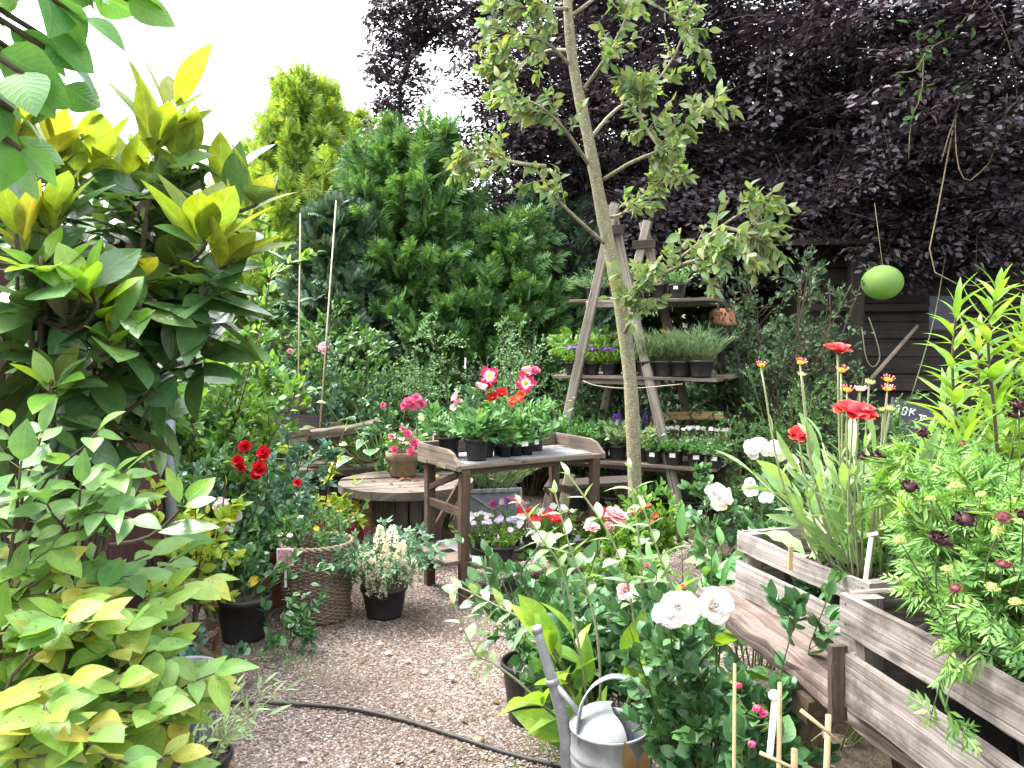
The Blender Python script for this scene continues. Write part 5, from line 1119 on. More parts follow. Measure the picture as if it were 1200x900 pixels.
# ------------------------------------------------------------------ right middle distance
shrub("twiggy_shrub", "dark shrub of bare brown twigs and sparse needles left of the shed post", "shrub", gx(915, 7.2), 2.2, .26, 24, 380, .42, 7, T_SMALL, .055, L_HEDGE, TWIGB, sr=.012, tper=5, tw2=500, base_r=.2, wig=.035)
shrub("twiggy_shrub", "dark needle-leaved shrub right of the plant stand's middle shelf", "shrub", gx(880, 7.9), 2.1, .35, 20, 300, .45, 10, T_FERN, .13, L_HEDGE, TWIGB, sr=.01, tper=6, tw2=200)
shrub("box_bush", "upright small-leaved box bush behind the red blanket flowers", "bush", gx(945, 4.9), 1.38, .36, 20, 330, .28, 16, T_SMALL, .026, L_BOX, TWIG, tw2=520, tper=15, curve=.2)
shrub("box_bush", "low small-leaved box bush in front of the slate sign", "bush", gx(1065, 4.3), .93, .5, 18, 260, .25, 16, T_SMALL, .026, L_BOX, TWIG, tw2=420, tper=14)
shrub("deciduous_shrub", "shaded green shrub behind the willow-leaved plant", "shrub", gx(1180, 5.2), 1.35, .6, 14, 160, .34, 9, T_OVATE, .075, L_MID, tw2=120)
o, L = shrub("rose_bush", "rose bush with several pure white blooms beside the left crate", "rose bush", gx(892, 3.7), .95, .24, 12, 100, .17, 10, T_ROSE, .048, L_ROSE, TWIG, sr=.005, tw2=100)
for x, y, s in ((884, 524, .036), (908, 527, .042), (880, 532, .03), (889, 520, .028), (878, 574, .03), (898, 584, .03), (879, 566, .022), (929, 541, .026)): bloom(o, at(x, y+40, 3.6), at(x, y, 3.35), F_WHITE, s, nz(A(0, -.7, .6)+unit(1)[0]*.3))
o, L = shrub("peony_plant", "peony with long green leaves and a cream-white flower left of the crates", "peony", gx(838, 3.25), .68, .38, 14, 20, .16, 5, leaf_t(.30, .4, 6, fold=.14, droop=.3), .17, L_DAHLIA, TWIG, sr=.005, tper=5, t0=.3, up=.1)
for x, y, s, m in ((838, 581, .052, F_WHITE), (850, 588, .034, F_SMALL["cream"]), (843, 592, .04, F_SMALL["cream"])): bloom(o, at(838, 620, 3.2), at(x, y, 3.15), m, s)
o, L = shrub("rose_bush", "light green rose with coral buds at the foot of the apple tree", "rose bush", gx(745, 4.9), .60, .35, 12, 90, .22, 9, T_OVATE, .058, L_FRESH, TWIG, sr=.005, tw2=90)
for x, y in ((760, 593), (752, 596), (768, 605), (742, 600), (763, 612), (704, 600), (716, 604), (708, 608)): bloom(o, at(x, y+18, 4.7), at(x, y, 4.55), F_SMALL["coral"], .022)
o, L = shrub("rose_bush", "leafy rose with coral red blooms under the right end of the potting table", "rose bush", gx(700, 4.5), .58, .6, 12, 90, .2, 9, T_ROSE, .055, L_FRESH, TWIG, sr=.005, tw2=60)
for x, y, s in ((704, 601, .03), (716, 605, .034), (711, 598, .026)): bloom(o, at(x, y+25, 4.4), at(x, y, 4.2), F_SMALL["red"], s)
def lantern():
    c = at(1034, 331, 7.5); r = .18; o = thing("paper_lantern", "round lime green paper lantern hanging under the copper beech", "lantern", c)
    LM = plain("lantern_paper", (.30, .48, .14), .8, nscale=4, namt=.12, trans=.55)
    mb = MB(); n = 60; prof = []
    for k in range(n+1): t = -math.pi/2*.93+math.pi*.93*k/n; rr = r*(1+.010*math.cos(k*math.pi)); prof.append((rr*math.cos(t), rr*.86*math.sin(t)))
    lathe(mb, prof, c, 40); mb.build("shade", LM, o)
    w = MB(); a = np.linspace(0, 2*np.pi, 20)
    for z in (-.145, .145): tubes(w, np.stack([.03*np.cos(a), .03*np.sin(a), 0*a+z], 1)[None]+c, np.array([.003, .003]), 4)
    w.build("ring", GALVDULL, o); cd = MB(); tube(cd, [c+A(0, 0, .145), c+A(.0, .2, .75)], [.0025, .0025], 4); cd.build("cord", TWIGP, o)
lantern()
def slate_sign():
    d = 5.3; o = thing("slate_sign", "dark slate sign with hand-painted white distance leaning behind the box bush", "sign", gx(1075, d))
    M = lambda x, y, dd=d: at(1040+x/15, 440+y/15, dd)
    mb = MB(); q = [(100, 380), (745, 540), (880, 760), (960, 1010), (0, 1010)]; V = np.array([M(*p) for p in q]+[M(*p)+A(0, .02, 0) for p in q]); n = 5; i = np.arange(n); j = (i+1) % n
    mb.add(V, [np.arange(n)[None, ::-1], (n+np.arange(n))[None], np.stack([i, j, n+j, n+i], 1)], V[:, ::2], smooth=False); mb.build("board", plain("slate", (.075, .07, .105), .7, nscale=30, namt=.3), o)
    WP = plain("white_paint", (.8, .8, .8), .6, nscale=60, namt=.1); t = MB()
    def stroke(pts): tube(t, [M(x, y, d-.004) for x, y in pts], [.0045, .0045], 5, smooth_n=16)
    stroke([(150, 545), (200, 530), (215, 565), (185, 605), (150, 660), (120, 700), (190, 705)])
    stroke([(290, 560), (345, 572), (330, 640), (305, 690), (250, 680), (265, 620), (290, 560)])
    stroke([(420, 575), (400, 640), (378, 715)]); stroke([(495, 600), (440, 630), (405, 640)]); stroke([(405, 640), (440, 660), (462, 690)])
    stroke([(555, 695), (585, 700), (590, 730), (580, 775)]); stroke([(588, 720), (620, 705), (632, 725), (622, 775)]); stroke([(630, 720), (665, 715), (685, 735), (678, 780)])
    t.build("lettering", WP, o)
    for pr in ((1041, 500), (1085, 500)): s = MB(); plank(s, A(*at(pr[0], 480, d+.05)[:2], 0), at(pr[0], 490, d+.05), .04, .02, (0, 1, 0), 2); s.build("stake", DARKWOOD, o)
slate_sign()
def shed_bits():
    mb = MB(); tube(mb, [at(1021, 444, 7.9), at(1075, 382, 8.3)], [.022, .018], 8); tag(mb.build("tool_handle", woodmat("wood_handle", (.14, .11, .09), (.27, .22, .18))), "long weathered tool handle leaning against the shed", "tool handle")
    mb = MB(); tube(mb, [at(1108, 300, 8.2), at(1093, 380, 8.2), at(1066, 470, 8.2)], [.006, .006], 5, smooth_n=8); tag(mb.build("rope", TWIGP), "thin cord hanging slantwise down the shed wall", "rope")
    mb = MB(); tube(mb, spline([at(1018, 372, 8.4), at(1026, 395, 8.4), at(1031, 418, 8.4), at(1024, 430, 8.4), at(1015, 420, 8.4), at(1010, 385, 8.4)], 14), [.006, .006], 5); tag(mb.build("wire_loop", TWIGP), "loop of pale wire hanging by the shed post", "wire")
    q = at(846, 371, 7.3); lg = thing("terracotta_pot", "upturned terracotta pot on a post right of the plant stand", "pot", q); mb = MB(); lathe(mb, [(.13, -.08), (.135, -.06), (.12, -.05), (.11, .04), (.07, .07), (.001, .072)], q, 24); mb.build("body", TERRA, lg); p = MB(); plank(p, A(q[0], q[1], 0), q-A(0, 0, .0), .05, .05, (0, 1, 0), 3); p.build("post", DARKWOOD, lg)
    q = gx(853, 7.3)+A(0, 0, .76); lg = thing("terracotta_bowl", "terracotta bowl on a stump behind the lowest shelf's right end", "pot", q); mb = MB(); lathe(mb, [(.001, -.08), (.10, -.08), (.15, .06), (.16, .06), (.16, .08), (.14, .08), (.10, -.06), (.001, -.06)], q, 24); mb.build("body", TERRA, lg)
    s = MB(); lathe(s, [(.14, -.05), (.13, .66), (.001, .68)], gx(853, 7.3), 16); tag(s.build("tree_stump", BARKM), "tree stump carrying the terracotta bowl beside the plant stand", "stump")
    q = at(1105, 355, 8.3); mb = MB(); plank(mb, q-A(.14, 0, .1), q+A(.14, 0, -.1), .02, .34, (.25, 0, 1), 2); tag(mb.build("dark_board", plain("slate_blue", (.05, .05, .075), .6)), "blue-grey slate board hanging on the shed behind the willow-leaved plant", "board")
shed_bits()
def apple():
    base = A(.83, 5.45, 0); o = thing("apple_tree", "slender young apple tree with pale green leaves in front of the plant stand", "tree", base)
    D = 5.45
    P = [(748, 668), (745, 600), (739, 450), (724, 340), (706, 250), (691, 170), (671, 70), (663, -30), (655, -140)]
    tk = spline([at(x, y, D+.05*math.sin(i)) for i, (x, y) in enumerate(P)], 40); tk[0, 2] = -.05
    m, t, ot = newmat("apple_bark"); L = t.links
    tc = nd(t, "ShaderNodeTexCoord"); n1 = nd(t, "ShaderNodeTexNoise", Scale=22.0, Detail=6.0, Roughness=.7); L.new(tc.outputs["Object"], n1.inputs["Vector"])
    n2 = nd(t, "ShaderNodeTexVoronoi", Scale=38.0); mp = nd(t, "ShaderNodeMapping"); mp.inputs["Scale"].default_value = (1, 1, 2.4); L.new(tc.outputs["Object"], mp.inputs[0]); L.new(mp.outputs[0], n2.inputs["Vector"])
    c1 = ramp(t, n1.outputs[0], [(.3, (.12, .105, .06)), (.7, (.26, .245, .15))]); l2 = ramp(t, math_n(t, 'ADD', n2.outputs["Distance"], math_n(t, 'MULTIPLY', n1.outputs[0], .35)), [(.36, (1, 1, 1)), (.44, (0, 0, 0))])
    col = mix_c(t, math_n(t, 'MULTIPLY', l2.outputs[0], .75), c1.outputs[0], (.50, .50, .42)); p = nd(t, "ShaderNodeBsdfPrincipled", Roughness=.85); L.new(col, p.inputs["Base Color"]); b = nd(t, "ShaderNodeBump", Strength=.5, Distance=.006); L.new(n1.outputs[0], b.inputs["Height"]); L.new(b.outputs[0], p.inputs["Normal"]); L.new(p.outputs[0], ot.inputs[0])
    tr = MB(); r = np.interp(np.linspace(0, 1, 40), [0, .08, .5, .8, 1], [.060, .049, .042, .032, .022]); tubes(tr, tk[None], r[None]*(1+.05*np.sin(np.arange(40)*1.7)), 12)
    tr.build("trunk", m, o)
    B = [[(727, 355, 0), (760, 330, -.3), (800, 300, -.5), (845, 265, -.6), (885, 240, -.6), (905, 225, -.6)], [(845, 265, -.6), (880, 275, -.65), (905, 290, -.6)], [(760, 330, -.3), (800, 310, -.6), (835, 300, -.8), (862, 295, -.9)], [(714, 290, 0), (680, 260, -.2), (645, 225, -.3), (620, 192, -.3), (560, 190, -.3)], [(640, 195, -.3), (600, 190, -.3), (565, 175, -.2), (540, 180, -.2)],
         [(700, 215, 0), (740, 190, -.2), (775, 175, -.3), (800, 150, -.3), (822, 125, -.3), (838, 118, -.3)], [(775, 175, -.3), (752, 140, -.2), (750, 100, -.2)], [(690, 165, 0), (720, 130, .2), (770, 95, .3), (800, 40, .3), (790, -10, .3)], [(680, 110, 0), (705, 75, -.2), (730, 30, -.3), (745, -20, -.3)], [(672, 80, 0), (640, 50, -.1), (600, 40, -.2), (570, 30, -.3)],
         [(675, 60, 0), (640, 60, .2), (600, 85, .2), (585, 75, .2)], [(667, 10, 0), (630, 10, -.2), (590, 5, -.2)], [(667, 20, 0), (720, -10, .1), (790, 20, .1), (830, 70, 0)], [(695, 200, 0), (660, 150, -.3), (625, 120, -.35), (595, 120, -.35)], [(732, 390, 0), (745, 360, -.3), (742, 335, -.4), (765, 320, -.4)], [(705, 255, 0), (730, 250, .2), (770, 215, .3), (790, 200, .3)],
         [(664, -40, 0), (700, -80, 0), (760, -110, .1), (800, -60, .1)], [(664, -60, 0), (620, -90, 0), (590, -40, -.1)]]
    bl = np.array([spline([at(x, y, D+d) for x, y, d in b], 12) for b in B]); bt = MB(); tubes(bt, bl, np.array([.014, .004]), 7)
    sh = twigs(bl, 250, .26, (.5, 1.3), .25, 1, 4, .1, .4, .1); tubes(bt, sh, np.array([.004, .002]), 4, cap=False); bt.build("branches", m, o)
    lf = MB(); leaves(lf, bl, 18, T_OVATE_HI, .098, (.6, 1.3), .3, 1, .35, -.1, .4, tip=True, droop=.25, curl=.8); leaves(lf, sh, 9, T_OVATE_HI, .092, (.5, 1.2), .15, 1, .35, -.05, .4, tip=True, droop=.3, curl=.8)
    lf.build("crown", L_APPLE, o)
apple()
# ------------------------------------------------------------------ right foreground: plank bench, crates and what grows in them
EB = nz(A(.235, -.972, 0)); NB = A(.972, .235, 0)
def plank_bench():
    o = thing("plank_bench", "rough thick plank bench carrying the two crates on the right", "bench", (.62, 2.55, 0))
    b0 = A(.575, 2.585, 0); mb = MB(); w = .34
    for k, (off, ww) in enumerate(((0, .16), (.165, .17))):
        p = b0+NB*(off+ww/2)+A(0, 0, .668)-EB*(.02*k); plank(mb, p, p+EB*1.95, ww, .062, (0, 0, 1), 22, .0035, ch=.010)
    mb.build("bench_plank", BENCHPLANK, o)
    for t in (.62, 1.75):
        for s in (.05, .29):
            mb = MB(); q = b0+EB*t+NB*s; plank(mb, A(q[0]+(-.12 if s < .1 else .10), q[1]+.08, 0), q+A(0, 0, .575), .075, .05, EB, 5, .0015); mb.build("leg", BROWNWOOD, o)
        mb = MB(); plank(mb, b0+EB*t+NB*-.01+A(0, 0, .605), b0+EB*t+NB*.35+A(0, 0, .605), .07, .058, (0, 0, 1), 4, .0015); mb.build("trestle_beam", BROWNWOOD, o)
plank_bench()
def crate(label, c, e, L, Wd, H, mat, slats, post=.05, lift=.702, th=.013):
    """slats: [(z0, z1)] on the long sides; e runs along the near long side, n across to the right"""
    e = nz(A(*e)); n = A(-e[1], e[0], 0); c = A(*c); o = thing("wooden_crate", label, "crate", c)
    P = lambda u, v, z: c + e*u + n*v + A(0, 0, lift+z)
    for v, nm in ((th/2, 1), (Wd-th/2, 0)):
        for (z0, z1) in slats:
            mb = MB(); plank(mb, P(-.002, v, (z0+z1)/2), P(L+.002, v, (z0+z1)/2), th, z1-z0, (0, 0, 1), 10, .0009, ch=.003)
            for u in (.02, L-.02):
                for zz in (z0+.25*(z1-z0), z0+.75*(z1-z0)):
                    q = P(u, v-(th/2+.001 if nm else -th/2-.001), zz); a = np.arange(8)*math.pi/4; V = q+np.stack([np.cos(a)], 1)*e*.0028+np.stack([np.sin(a)], 1)*A(0, 0, .0028); mb.add(V, [np.arange(8)[None, ::-1]], smooth=False, mi=1)
            mb.build("side_slat", [mat, DARKWOOD], o)
    for u in (th/2+.001, L-th/2-.001):
        for (z0, z1) in slats: mb = MB(); plank(mb, P(u, th+.001, (z0+z1)/2-.002), P(u, Wd-th-.001, (z0+z1)/2-.002), th, z1-z0, (0, 0, 1), 5, .0014, ch=.003); mb.build("end_slat", mat, o)
    for u in (th+.002+post*.3, L-th-.002-post*.3):
        for v in (th+.002+post/2, Wd-th-.002-post/2): mb = MB(); plank(mb, P(u, v, .0), P(u, v, slats[-1][1]-.004), post, post*.6, e, 4, .0012); mb.build("corner_post", CRATE2, o)
    f = MB(); k = 4
    for i in range(k): v = Wd*(i+.5)/k; plank(f, P(.006, v, .006), P(L-.006, v, .006), Wd/k-.012, .010, (0, 0, 1), 3, .001)
    f.build("floor_slats", CRATE2, o)
    return P, e, n
P1, e1, n1 = crate("greyish slatted crate at the far end of the plank bench", (.703, 2.535, 0), (.29, -.957, 0), .585, .36, .20, PALLET, [(.002, .108), (.142, .205)])
P2, e2, n2 = crate("browner rough crate at the near end of the plank bench", (.722, 1.772, 0), (.165, -.986, 0), .60, .38, .26, CRATE2, [(.0, .118), (.160, .250)], post=.055, th=.018)

L_GAIL = leafmat("leaf_blanket_flower", [(.11, .20, .08), (.16, .26, .105), (.21, .31, .14)], trans=.35, vein=.12, rough=.6)
_cb = MB(); plank(_cb, P2(.016, -.013, -.03), P2(.014, -.013, .135), .036, .022, e2, 8, .0007); _cb.build("corner_board", woodmat("wood_rotten", (.03, .02, .016), (.12, .085, .07), stain=(.02, .013, .011), stain_amt=.8, grain=70, bump=1.2), bpy.data.objects["wooden_crate.001"])
def gaillardia():
    c = P1(.40, .17, .012); o = thing("blanket_flower", "tall blanket flower with red and yellow heads in a black pot in the far crate", "flower", c)
    pot_parts(o, c, .12, .16, POTBLACK)
    b = c+A(0, 0, .14); L = stems(30, .36, .5, .09, .35, 6, .4, b); st, lf = MB(), MB(); tubes(st, L, np.array([.003, .002]), 5)
    T = leaf_t(.20, .55, 5, fold=.14, droop=.25); leaves(lf, L, 7, T, .16, (.35, .9), .05, .9, .45, .25, .35, tip=True, shrink=.3)
    lf.build("foliage", L_GAIL, o)
    heads = [(982, 411, .034, F_GAIL_SIDE, (0, -.25, 1), 1.98), (892, 428, .0165, F_GAIL_CUP, (0, -.3, 1), 2.1), (938, 425, .0155, F_GAIL_CUP, (0, -.55, 1), 2.1), (940, 439, .014, F_GAIL_BUD, (0, -.3, 1), 2.12), (986, 434, .018, F_GAIL_CUP, (0, -.5, 1), 2.0),
             (993, 457, .017, F_GAIL_CUP, (0, -.45, 1), 1.95), (1008, 457, .0175, F_GAIL_CUP2, (0, -.15, 1), 1.94), (1019, 448, .0155, F_GAIL_BUD, (0, -.5, 1), 1.97), (1041, 445, .0175, F_GAIL_CUP, (0, -.45, 1), 2.0), (1040, 456, .0175, F_GAIL_CUP, (0, -.25, 1), 1.95),
             (1001, 482, .048, F_GAIL_BIG, (.05, -.35, 1), 1.9), (1043, 479, .0165, F_GAIL_BUD, (0, -.45, 1), 1.95), (1035, 480, .013, F_GAIL_BUD, (-.3, -.3, 1), 1.97), (936, 510, .030, F_GAIL_SIDE, (-.2, -.5, .8), 2.15)]
    sl = MB()
    for x, y, s, me, nn, d in heads:
        p = at(x, y, d); x0 = b+A((p[0]-b[0])*.35+R.normal()*.015, (p[1]-b[1])*.3, 0); m = A(x0[0]*.35+p[0]*.65, (x0[1]+p[1])/2, b[2]+(p[2]-b[2])*.45)
        ln = spline([x0, m, p-nz(A(*nn))*s*.3], 10); tubes(st, ln[None], np.array([.0032, .0022]), 6); put(me, p, nz(A(*nn)), s, o, "flower_head")
        leaves(sl, ln[None], 4, T, .07, (.4, .9), .3, .75, .4, .3, .3)
    st.build("stems", TWIGP, o); sl.build("stem_leaves", L_GAIL, o)
gaillardia()
def far_crate_rest():
    T = leaf_t(.34, .5, 6, fold=.10, droop=.35, wave=.12)
    c = P1(.13, .18, .012); o, L = potted("potted_primula", "plant with long pale leaves flopping over the far crate's edge", "plant", c, .09, .14, None)
    b = c+A(0, 0, .13); lf = MB(); dirs = np.array([(-.6, -.6, .25), (-.2, -.7, .5), (.5, -.5, .5), (.2, .5, .7), (-.5, .4, .6), (.7, .1, .5), (-.1, -.3, 1), (.1, .1, 1.)]); place(lf, T, np.repeat(b[None], 8, 0)+R.normal(size=(8, 3))*.01, dirs, np.tile(A(0, 0, 1), (8, 1))+unit(8)*.15, .14*(1+.3*rnd(8))); lf.build("foliage", L_SILV, o)
    c = P1(.50, .23, .012); c = P1(.515, .24, .012); o, L = potted("potted_mint", "bushy fresh green mint-like plant behind the white label in the far crate", "plant", c, .085, .15, dict(H=.21, spread=.8, n=34, per=14, T=T_OVATE, size=.042, lm=L_DAHLIA, pairs=True, sr=.002, tw=40, twL=.07, flat=.7))
    mb = MB(); plank(mb, at(1014, 682, 1.92), at(1021, 629, 1.93), .011, .0015, (0, -1, .1), 2); plank(mb, at(1016, 627, 1.93), at(1029, 625, 1.93), .008, .0015, (0, -1, .2), 1); tag(mb.build("plant_label", WHITEP), "slim white plant label standing at the near end of the far crate", "label")
    lf = MB(); ln = spline([P1(.52, .06, .17), P1(.50, -.01, .215), P1(.48, -.035, .18), P1(.475, -.04, .135)], 8); st = MB(); tube(st, ln, [.002, .0015], 5); o = thing("hanging_shoot", "green shoot hanging over the far crate's top slat", "plant", ln[0]); st.build("stem", TWIG, o); leaves(lf, ln[None], 12, T_OVATE, .042, (.5, 1.1), .2, 1, .5, -.2, .3, tip=True); lf.build("foliage", L_DAHLIA, o)
    mb = MB(); plank(mb, at(926, 668, 2.22), at(927, 640, 2.22), .013, .006, (0, -1, 0), 2); tag(mb.build("plant_stake", CUTWOOD), "short pale wooden stake in the far end of the far crate", "stake")
far_crate_rest()
T_CURLY = frond_t(3, .40, .7, .20, .7)
def scabious():
    c = P2(.23, .20, .012); o = thing("scabious_plant", "big feathery green scabious with dark maroon heads in the near crate", "flower", c)
    pot_parts(o, c, .15, .19, POTBLACK); b = c+A(0, 0, .17)
    L = stems(230, .38, .52, .12, .2, 6, .5, A(c[0]+.05, c[1]-.03, b[2]), lean=(.08, 0)); t2 = twigs(L, 800, .09, (.3, .9), .2, 1, 4, .15)
    st, lf = MB(), MB(); tubes(st, L, np.array([.0022, .0014]), 4, cap=False); tubes(st, t2, np.array([.0012, .0008]), 3, cap=False)
    leaves(lf, L, 26, T_CURLY, .042, (.4, 1.2), .1, 1, .35, .2, .35, tip=True, shrink=.2, curl=1.0); leaves(lf, t2, 12, T_CURLY, .040, (.4, 1.2), .1, 1, .2, .2, .35, tip=True, curl=1.3)
    # trailing side over the crate edge
    tr = np.array([spline([P2(u, .06, .25), P2(u+.02, -.02-.02*rnd(1)[0], .28), P2(u+.03, -.06-.03*rnd(1)[0], .20), P2(u+.04+.05*R.normal(), -.055, .19-.05*rnd(1)[0])], 8) for u in rnd(2, .34, .42)])
    tubes(st, tr, np.array([.0018, .001]), 4, cap=False); leaves(lf, tr, 15, T_CURLY, .048, (.4, 1.2), .1, 1, .4, -.05, .35, tip=True)
    st.build("stems", TWIG, o)
    h = [(1131, 609, .0165, F_SCAB, 1.62), (1100, 634, .0165, F_SCAB, 1.55), (1081, 508, .0125, F_SCAB, 1.75), (1012, 536, .0105, F_SCAB, 1.85), (1029, 535, .0125, F_SCAB, 1.82), (1066, 571, .0125, F_SCAB, 1.7), (1048, 523, .0125, F_SCABLIGHT, 1.8), (1128, 522, .0125, F_SCABLIGHT, 1.75), (1194, 475, .013, F_SCAB, 1.55), (1192, 486, .014, F_SCAB, 1.55),
         (1176, 607, .012, F_SCABLIGHT, 1.5), (1176, 662, .011, F_SCABLIGHT, 1.45), (1120, 690, .009, F_SCABLIGHT, 1.45), (1163, 689, .010, F_SCABBUD, 1.45), (1055, 633, .009, F_SCABBUD, 1.6), (1170, 622, .009, F_SCABBUD, 1.5), (1120, 570, .009, F_SCABBUD, 1.65), (1150, 580, .008, F_SCABBUD, 1.6), (1090, 585, .008, F_SCABBUD, 1.65), (1062, 601, .008, F_SCABBUD, 1.7), (1191, 706, .009, F_SCABBUD, 1.4), (1110, 668, .008, F_SCABBUD, 1.48), (1160, 555, .008, F_SCABBUD, 1.6), (1098, 547, .008, F_SCABBUD, 1.7), (1199, 603, .010, F_SCAB, 1.45)]
    hs = MB(); br = lf; h = [(x, y, s*1.18 if me is F_SCAB else s, me, d) for x, y, s, me, d in h]
    for x, y, s, me, d in h:
        d = d-.22 if y > 560 else d; p = at(x, y, d); q = b+(p-b)*A(.55, .55, .35)+R.normal(size=3)*.015; tube(hs, [q, (p+q)/2+R.normal(size=3)*A(.012, .012, 0), p-A(0, 0, s*.3)], [.0016, .0012], 5, smooth_n=7); put(me, p, nz(A(R.normal()*.2, -.35+R.normal()*.2, 1)), s, o, "flower_head")
        n = 9; a = np.arange(n)*.7; D = np.stack([np.cos(a), np.sin(a), -.25+0*a], 1); place(br, T_NARROW, np.repeat((p-A(0, 0, s*.35))[None], n, 0), D, A(0, 0, 1)+0*D, s*1.9)
    hs.build("flower_stems", TWIG, o); lf.build("foliage", L_SCAB, o)
scabious()
def near_crate_rest():
    c = P2(.46, .20, .012); o, L = potted("potted_scabious", "second feathery green plant at the near end of the near crate", "plant", c, .14, .19, dict(H=.28, spread=.7, n=50, per=14, T=T_CURLY, size=.05, lm=L_SCAB, sr=.002, tw=140, twL=.09))
near_crate_rest()
def willowleaf():
    c = A(1.36, 2.36, 0); o = thing("willow_leaved_plant", "tall lime green plant with willow-like leaves at the right edge", "plant", c)
    st, lf = MB(), MB(); G = [((1172, 700), (1168, 520), (1158, 400), (1170, 335)), ((1140, 700), (1125, 540), (1116, 430), (1122, 350)), ((1215, 700), (1200, 520), (1188, 430), (1195, 400)), ((1200, 720), (1180, 600), (1150, 470), (1146, 392)), ((1120, 700), (1100, 600), (1105, 500), (1112, 455)), ((1240, 700), (1235, 500), (1225, 400), (1222, 340)), ((1150, 720), (1160, 640), (1180, 560), (1192, 500)), ((1210, 720), (1212, 600), (1208, 520), (1215, 460)), ((1160, 720), (1140, 620), (1128, 560), (1135, 500)), ((1190, 700), (1196, 560), (1205, 450), (1200, 372)), ((1135, 700), (1148, 600), (1165, 520), (1170, 470)), ((1120, 720), (1085, 640), (1080, 560), (1088, 510))]
    for k, g in enumerate(G):
        d = 2.2+.22*R.normal()*.5; pts = [c+A(R.normal()*.06, R.normal()*.06, 0)]+[at(x, y, d) for x, y in g]; ln = spline(pts, 20); tube(st, ln, [.006, .0025], 6)
        n = 52; t = np.linspace(.30, .985, n); P, T = sample(ln[None], np.zeros(n, int), t); az = np.arange(n)*2.4; a = np.interp(t, [.3, .85, 1], [1.35, .95, .25])+R.normal(size=n)*.1
        D = nz(np.cos(a)[:, None]*T+np.sin(a)[:, None]*perp(T, az)+A(0, 0, .12)); place(lf, T_LANCE_HI, P, D, A(0, 0, 1)+unit(n)*.3+T*.3, np.interp(t, [.3, .6, 1], [.12, .135, .085])*(1+.15*R.normal(size=n)), curl=.5)
    st.build("stems", TWIGB, o); lf.build("foliage", L_WILLOW, o)
willowleaf()
# filling greenery behind and under the bench
shrub("leafy_plant", "low leafy plant between the far crate and the white rose bush", "plant", A(1.22, 3.0, 0), .62, .6, 14, 70, .18, 9, T_OVATE, .06, L_DAHLIA, TWIG, sr=.004)
shrub("leafy_plant", "dark leafy plant in the shade under the plank bench", "plant", A(.98, 2.1, 0), .30, .8, 16, 90, .14, 9, T_ROSE, .06, L_ROSE, TWIG, sr=.004)
shrub("leafy_plant", "low leafy ground plant in front of the box bush", "plant", A(1.7, 3.3, 0), .55, .8, 16, 90, .2, 9, T_OVATE, .06, L_MID, TWIG, sr=.004)

# ------------------------------------------------------------------ centre foreground
def can():
    c = A(.292, 2.40, 0); o = thing("watering_can", "galvanised watering can with a long spout on the gravel", "watering can", c); r, H = .115, .352
    mb = MB(); lathe(mb, [(.001, .004), (r, .0), (r+.003, .006), (r, .014), (r, .10), (r+.003, .106), (r, .112), (r, .245), (r+.003, .250), (r, .256), (r, .268), (r+.003, .273), (r, .279), (r, H-.012), (r+.005, H-.008), (r+.005, H), (r-.002, H), (r-.004, H-.02), (r-.006, .02)], c, 48); mb.build("body", GALV, o)
    # half cover rising over the spout side
    d = MB(); a = np.linspace(math.radians(75), math.radians(290), 30); V, UV = [], []
    for f, z in ((1.0, H+.001), (.90, H+.020), (.74, H+.034), (.5, H+.043), (.25, H+.046)):
        V.append(np.stack([np.cos(a)*r*f, np.sin(a)*r*f, np.full_like(a, z)], 1)+c)
    m = len(a); V = np.concatenate(V); i = np.arange(m-1); F = np.concatenate([np.stack([s*m+i, s*m+i+1, (s+1)*m+i+1, (s+1)*m+i], 1) for s in range(4)]); cl = np.arange(4*m, 5*m)[None]
    d.add(V, [F, cl], V[:, :2]); d.build("half_cover", GALV, o)
    s = MB(); tube(s, spline([c+A(-.075, .04, .055), c+A(-.112, .05, .17), c+A(-.128, .05, .31), c+A(-.168, .055, .46), c+A(-.216, .06, .62)], 20), [.030, .027, .022, .017, .0135], 18); s.build("spout", GALV, o)
    t = MB(); lathe(t, [(.0, 0)], c, 6) if False else tube(t, [c+A(-.213, .06, .610), c+A(-.219, .062, .630)], [.0165, .0165], 16); t.build("collar", GALV, o); t = MB(); tube(t, [c+A(-.166, .055, .452), c+A(-.171, .056, .470)], [.021, .020], 16); t.build("collar", GALV, o)
    b = MB(); tube(b, [c+A(-.166, .055, .460), c+A(-.080, .0, .372)], [.010, .010], 10); b.build("brace", GALV, o)
    h = MB(); pts = spline([c+A(-.098, -.045, H-.03), c+A(-.098, -.045, H+.03), c+A(-.085, -.03, H+.085), c+A(-.045, .0, H+.125), c+A(.02, .01, H+.145), c+A(.10, .01, H+.11), c+A(.135, .0, H), c+A(.125, .0, .19)], 30)
    for k in range(len(pts)-1): pass
    T = nz(np.gradient(pts, axis=0)); sd = nz(np.cross(T, A(.35, 1, 0))); sd = np.cross(T, sd); w = .017
    V = np.concatenate([pts-sd*w, pts+sd*w, pts+sd*w+np.cross(T, sd)*.005, pts-sd*w+np.cross(T, sd)*.005]); n = len(pts); i = np.arange(n-1); F = np.concatenate([np.stack([q*n+i, q*n+i+1, ((q+1) % 4)*n+i+1, ((q+1) % 4)*n+i], 1) for q in range(4)]); h.add(V, [F], V[:, :2]); h.build("handle", GALV, o)
can()
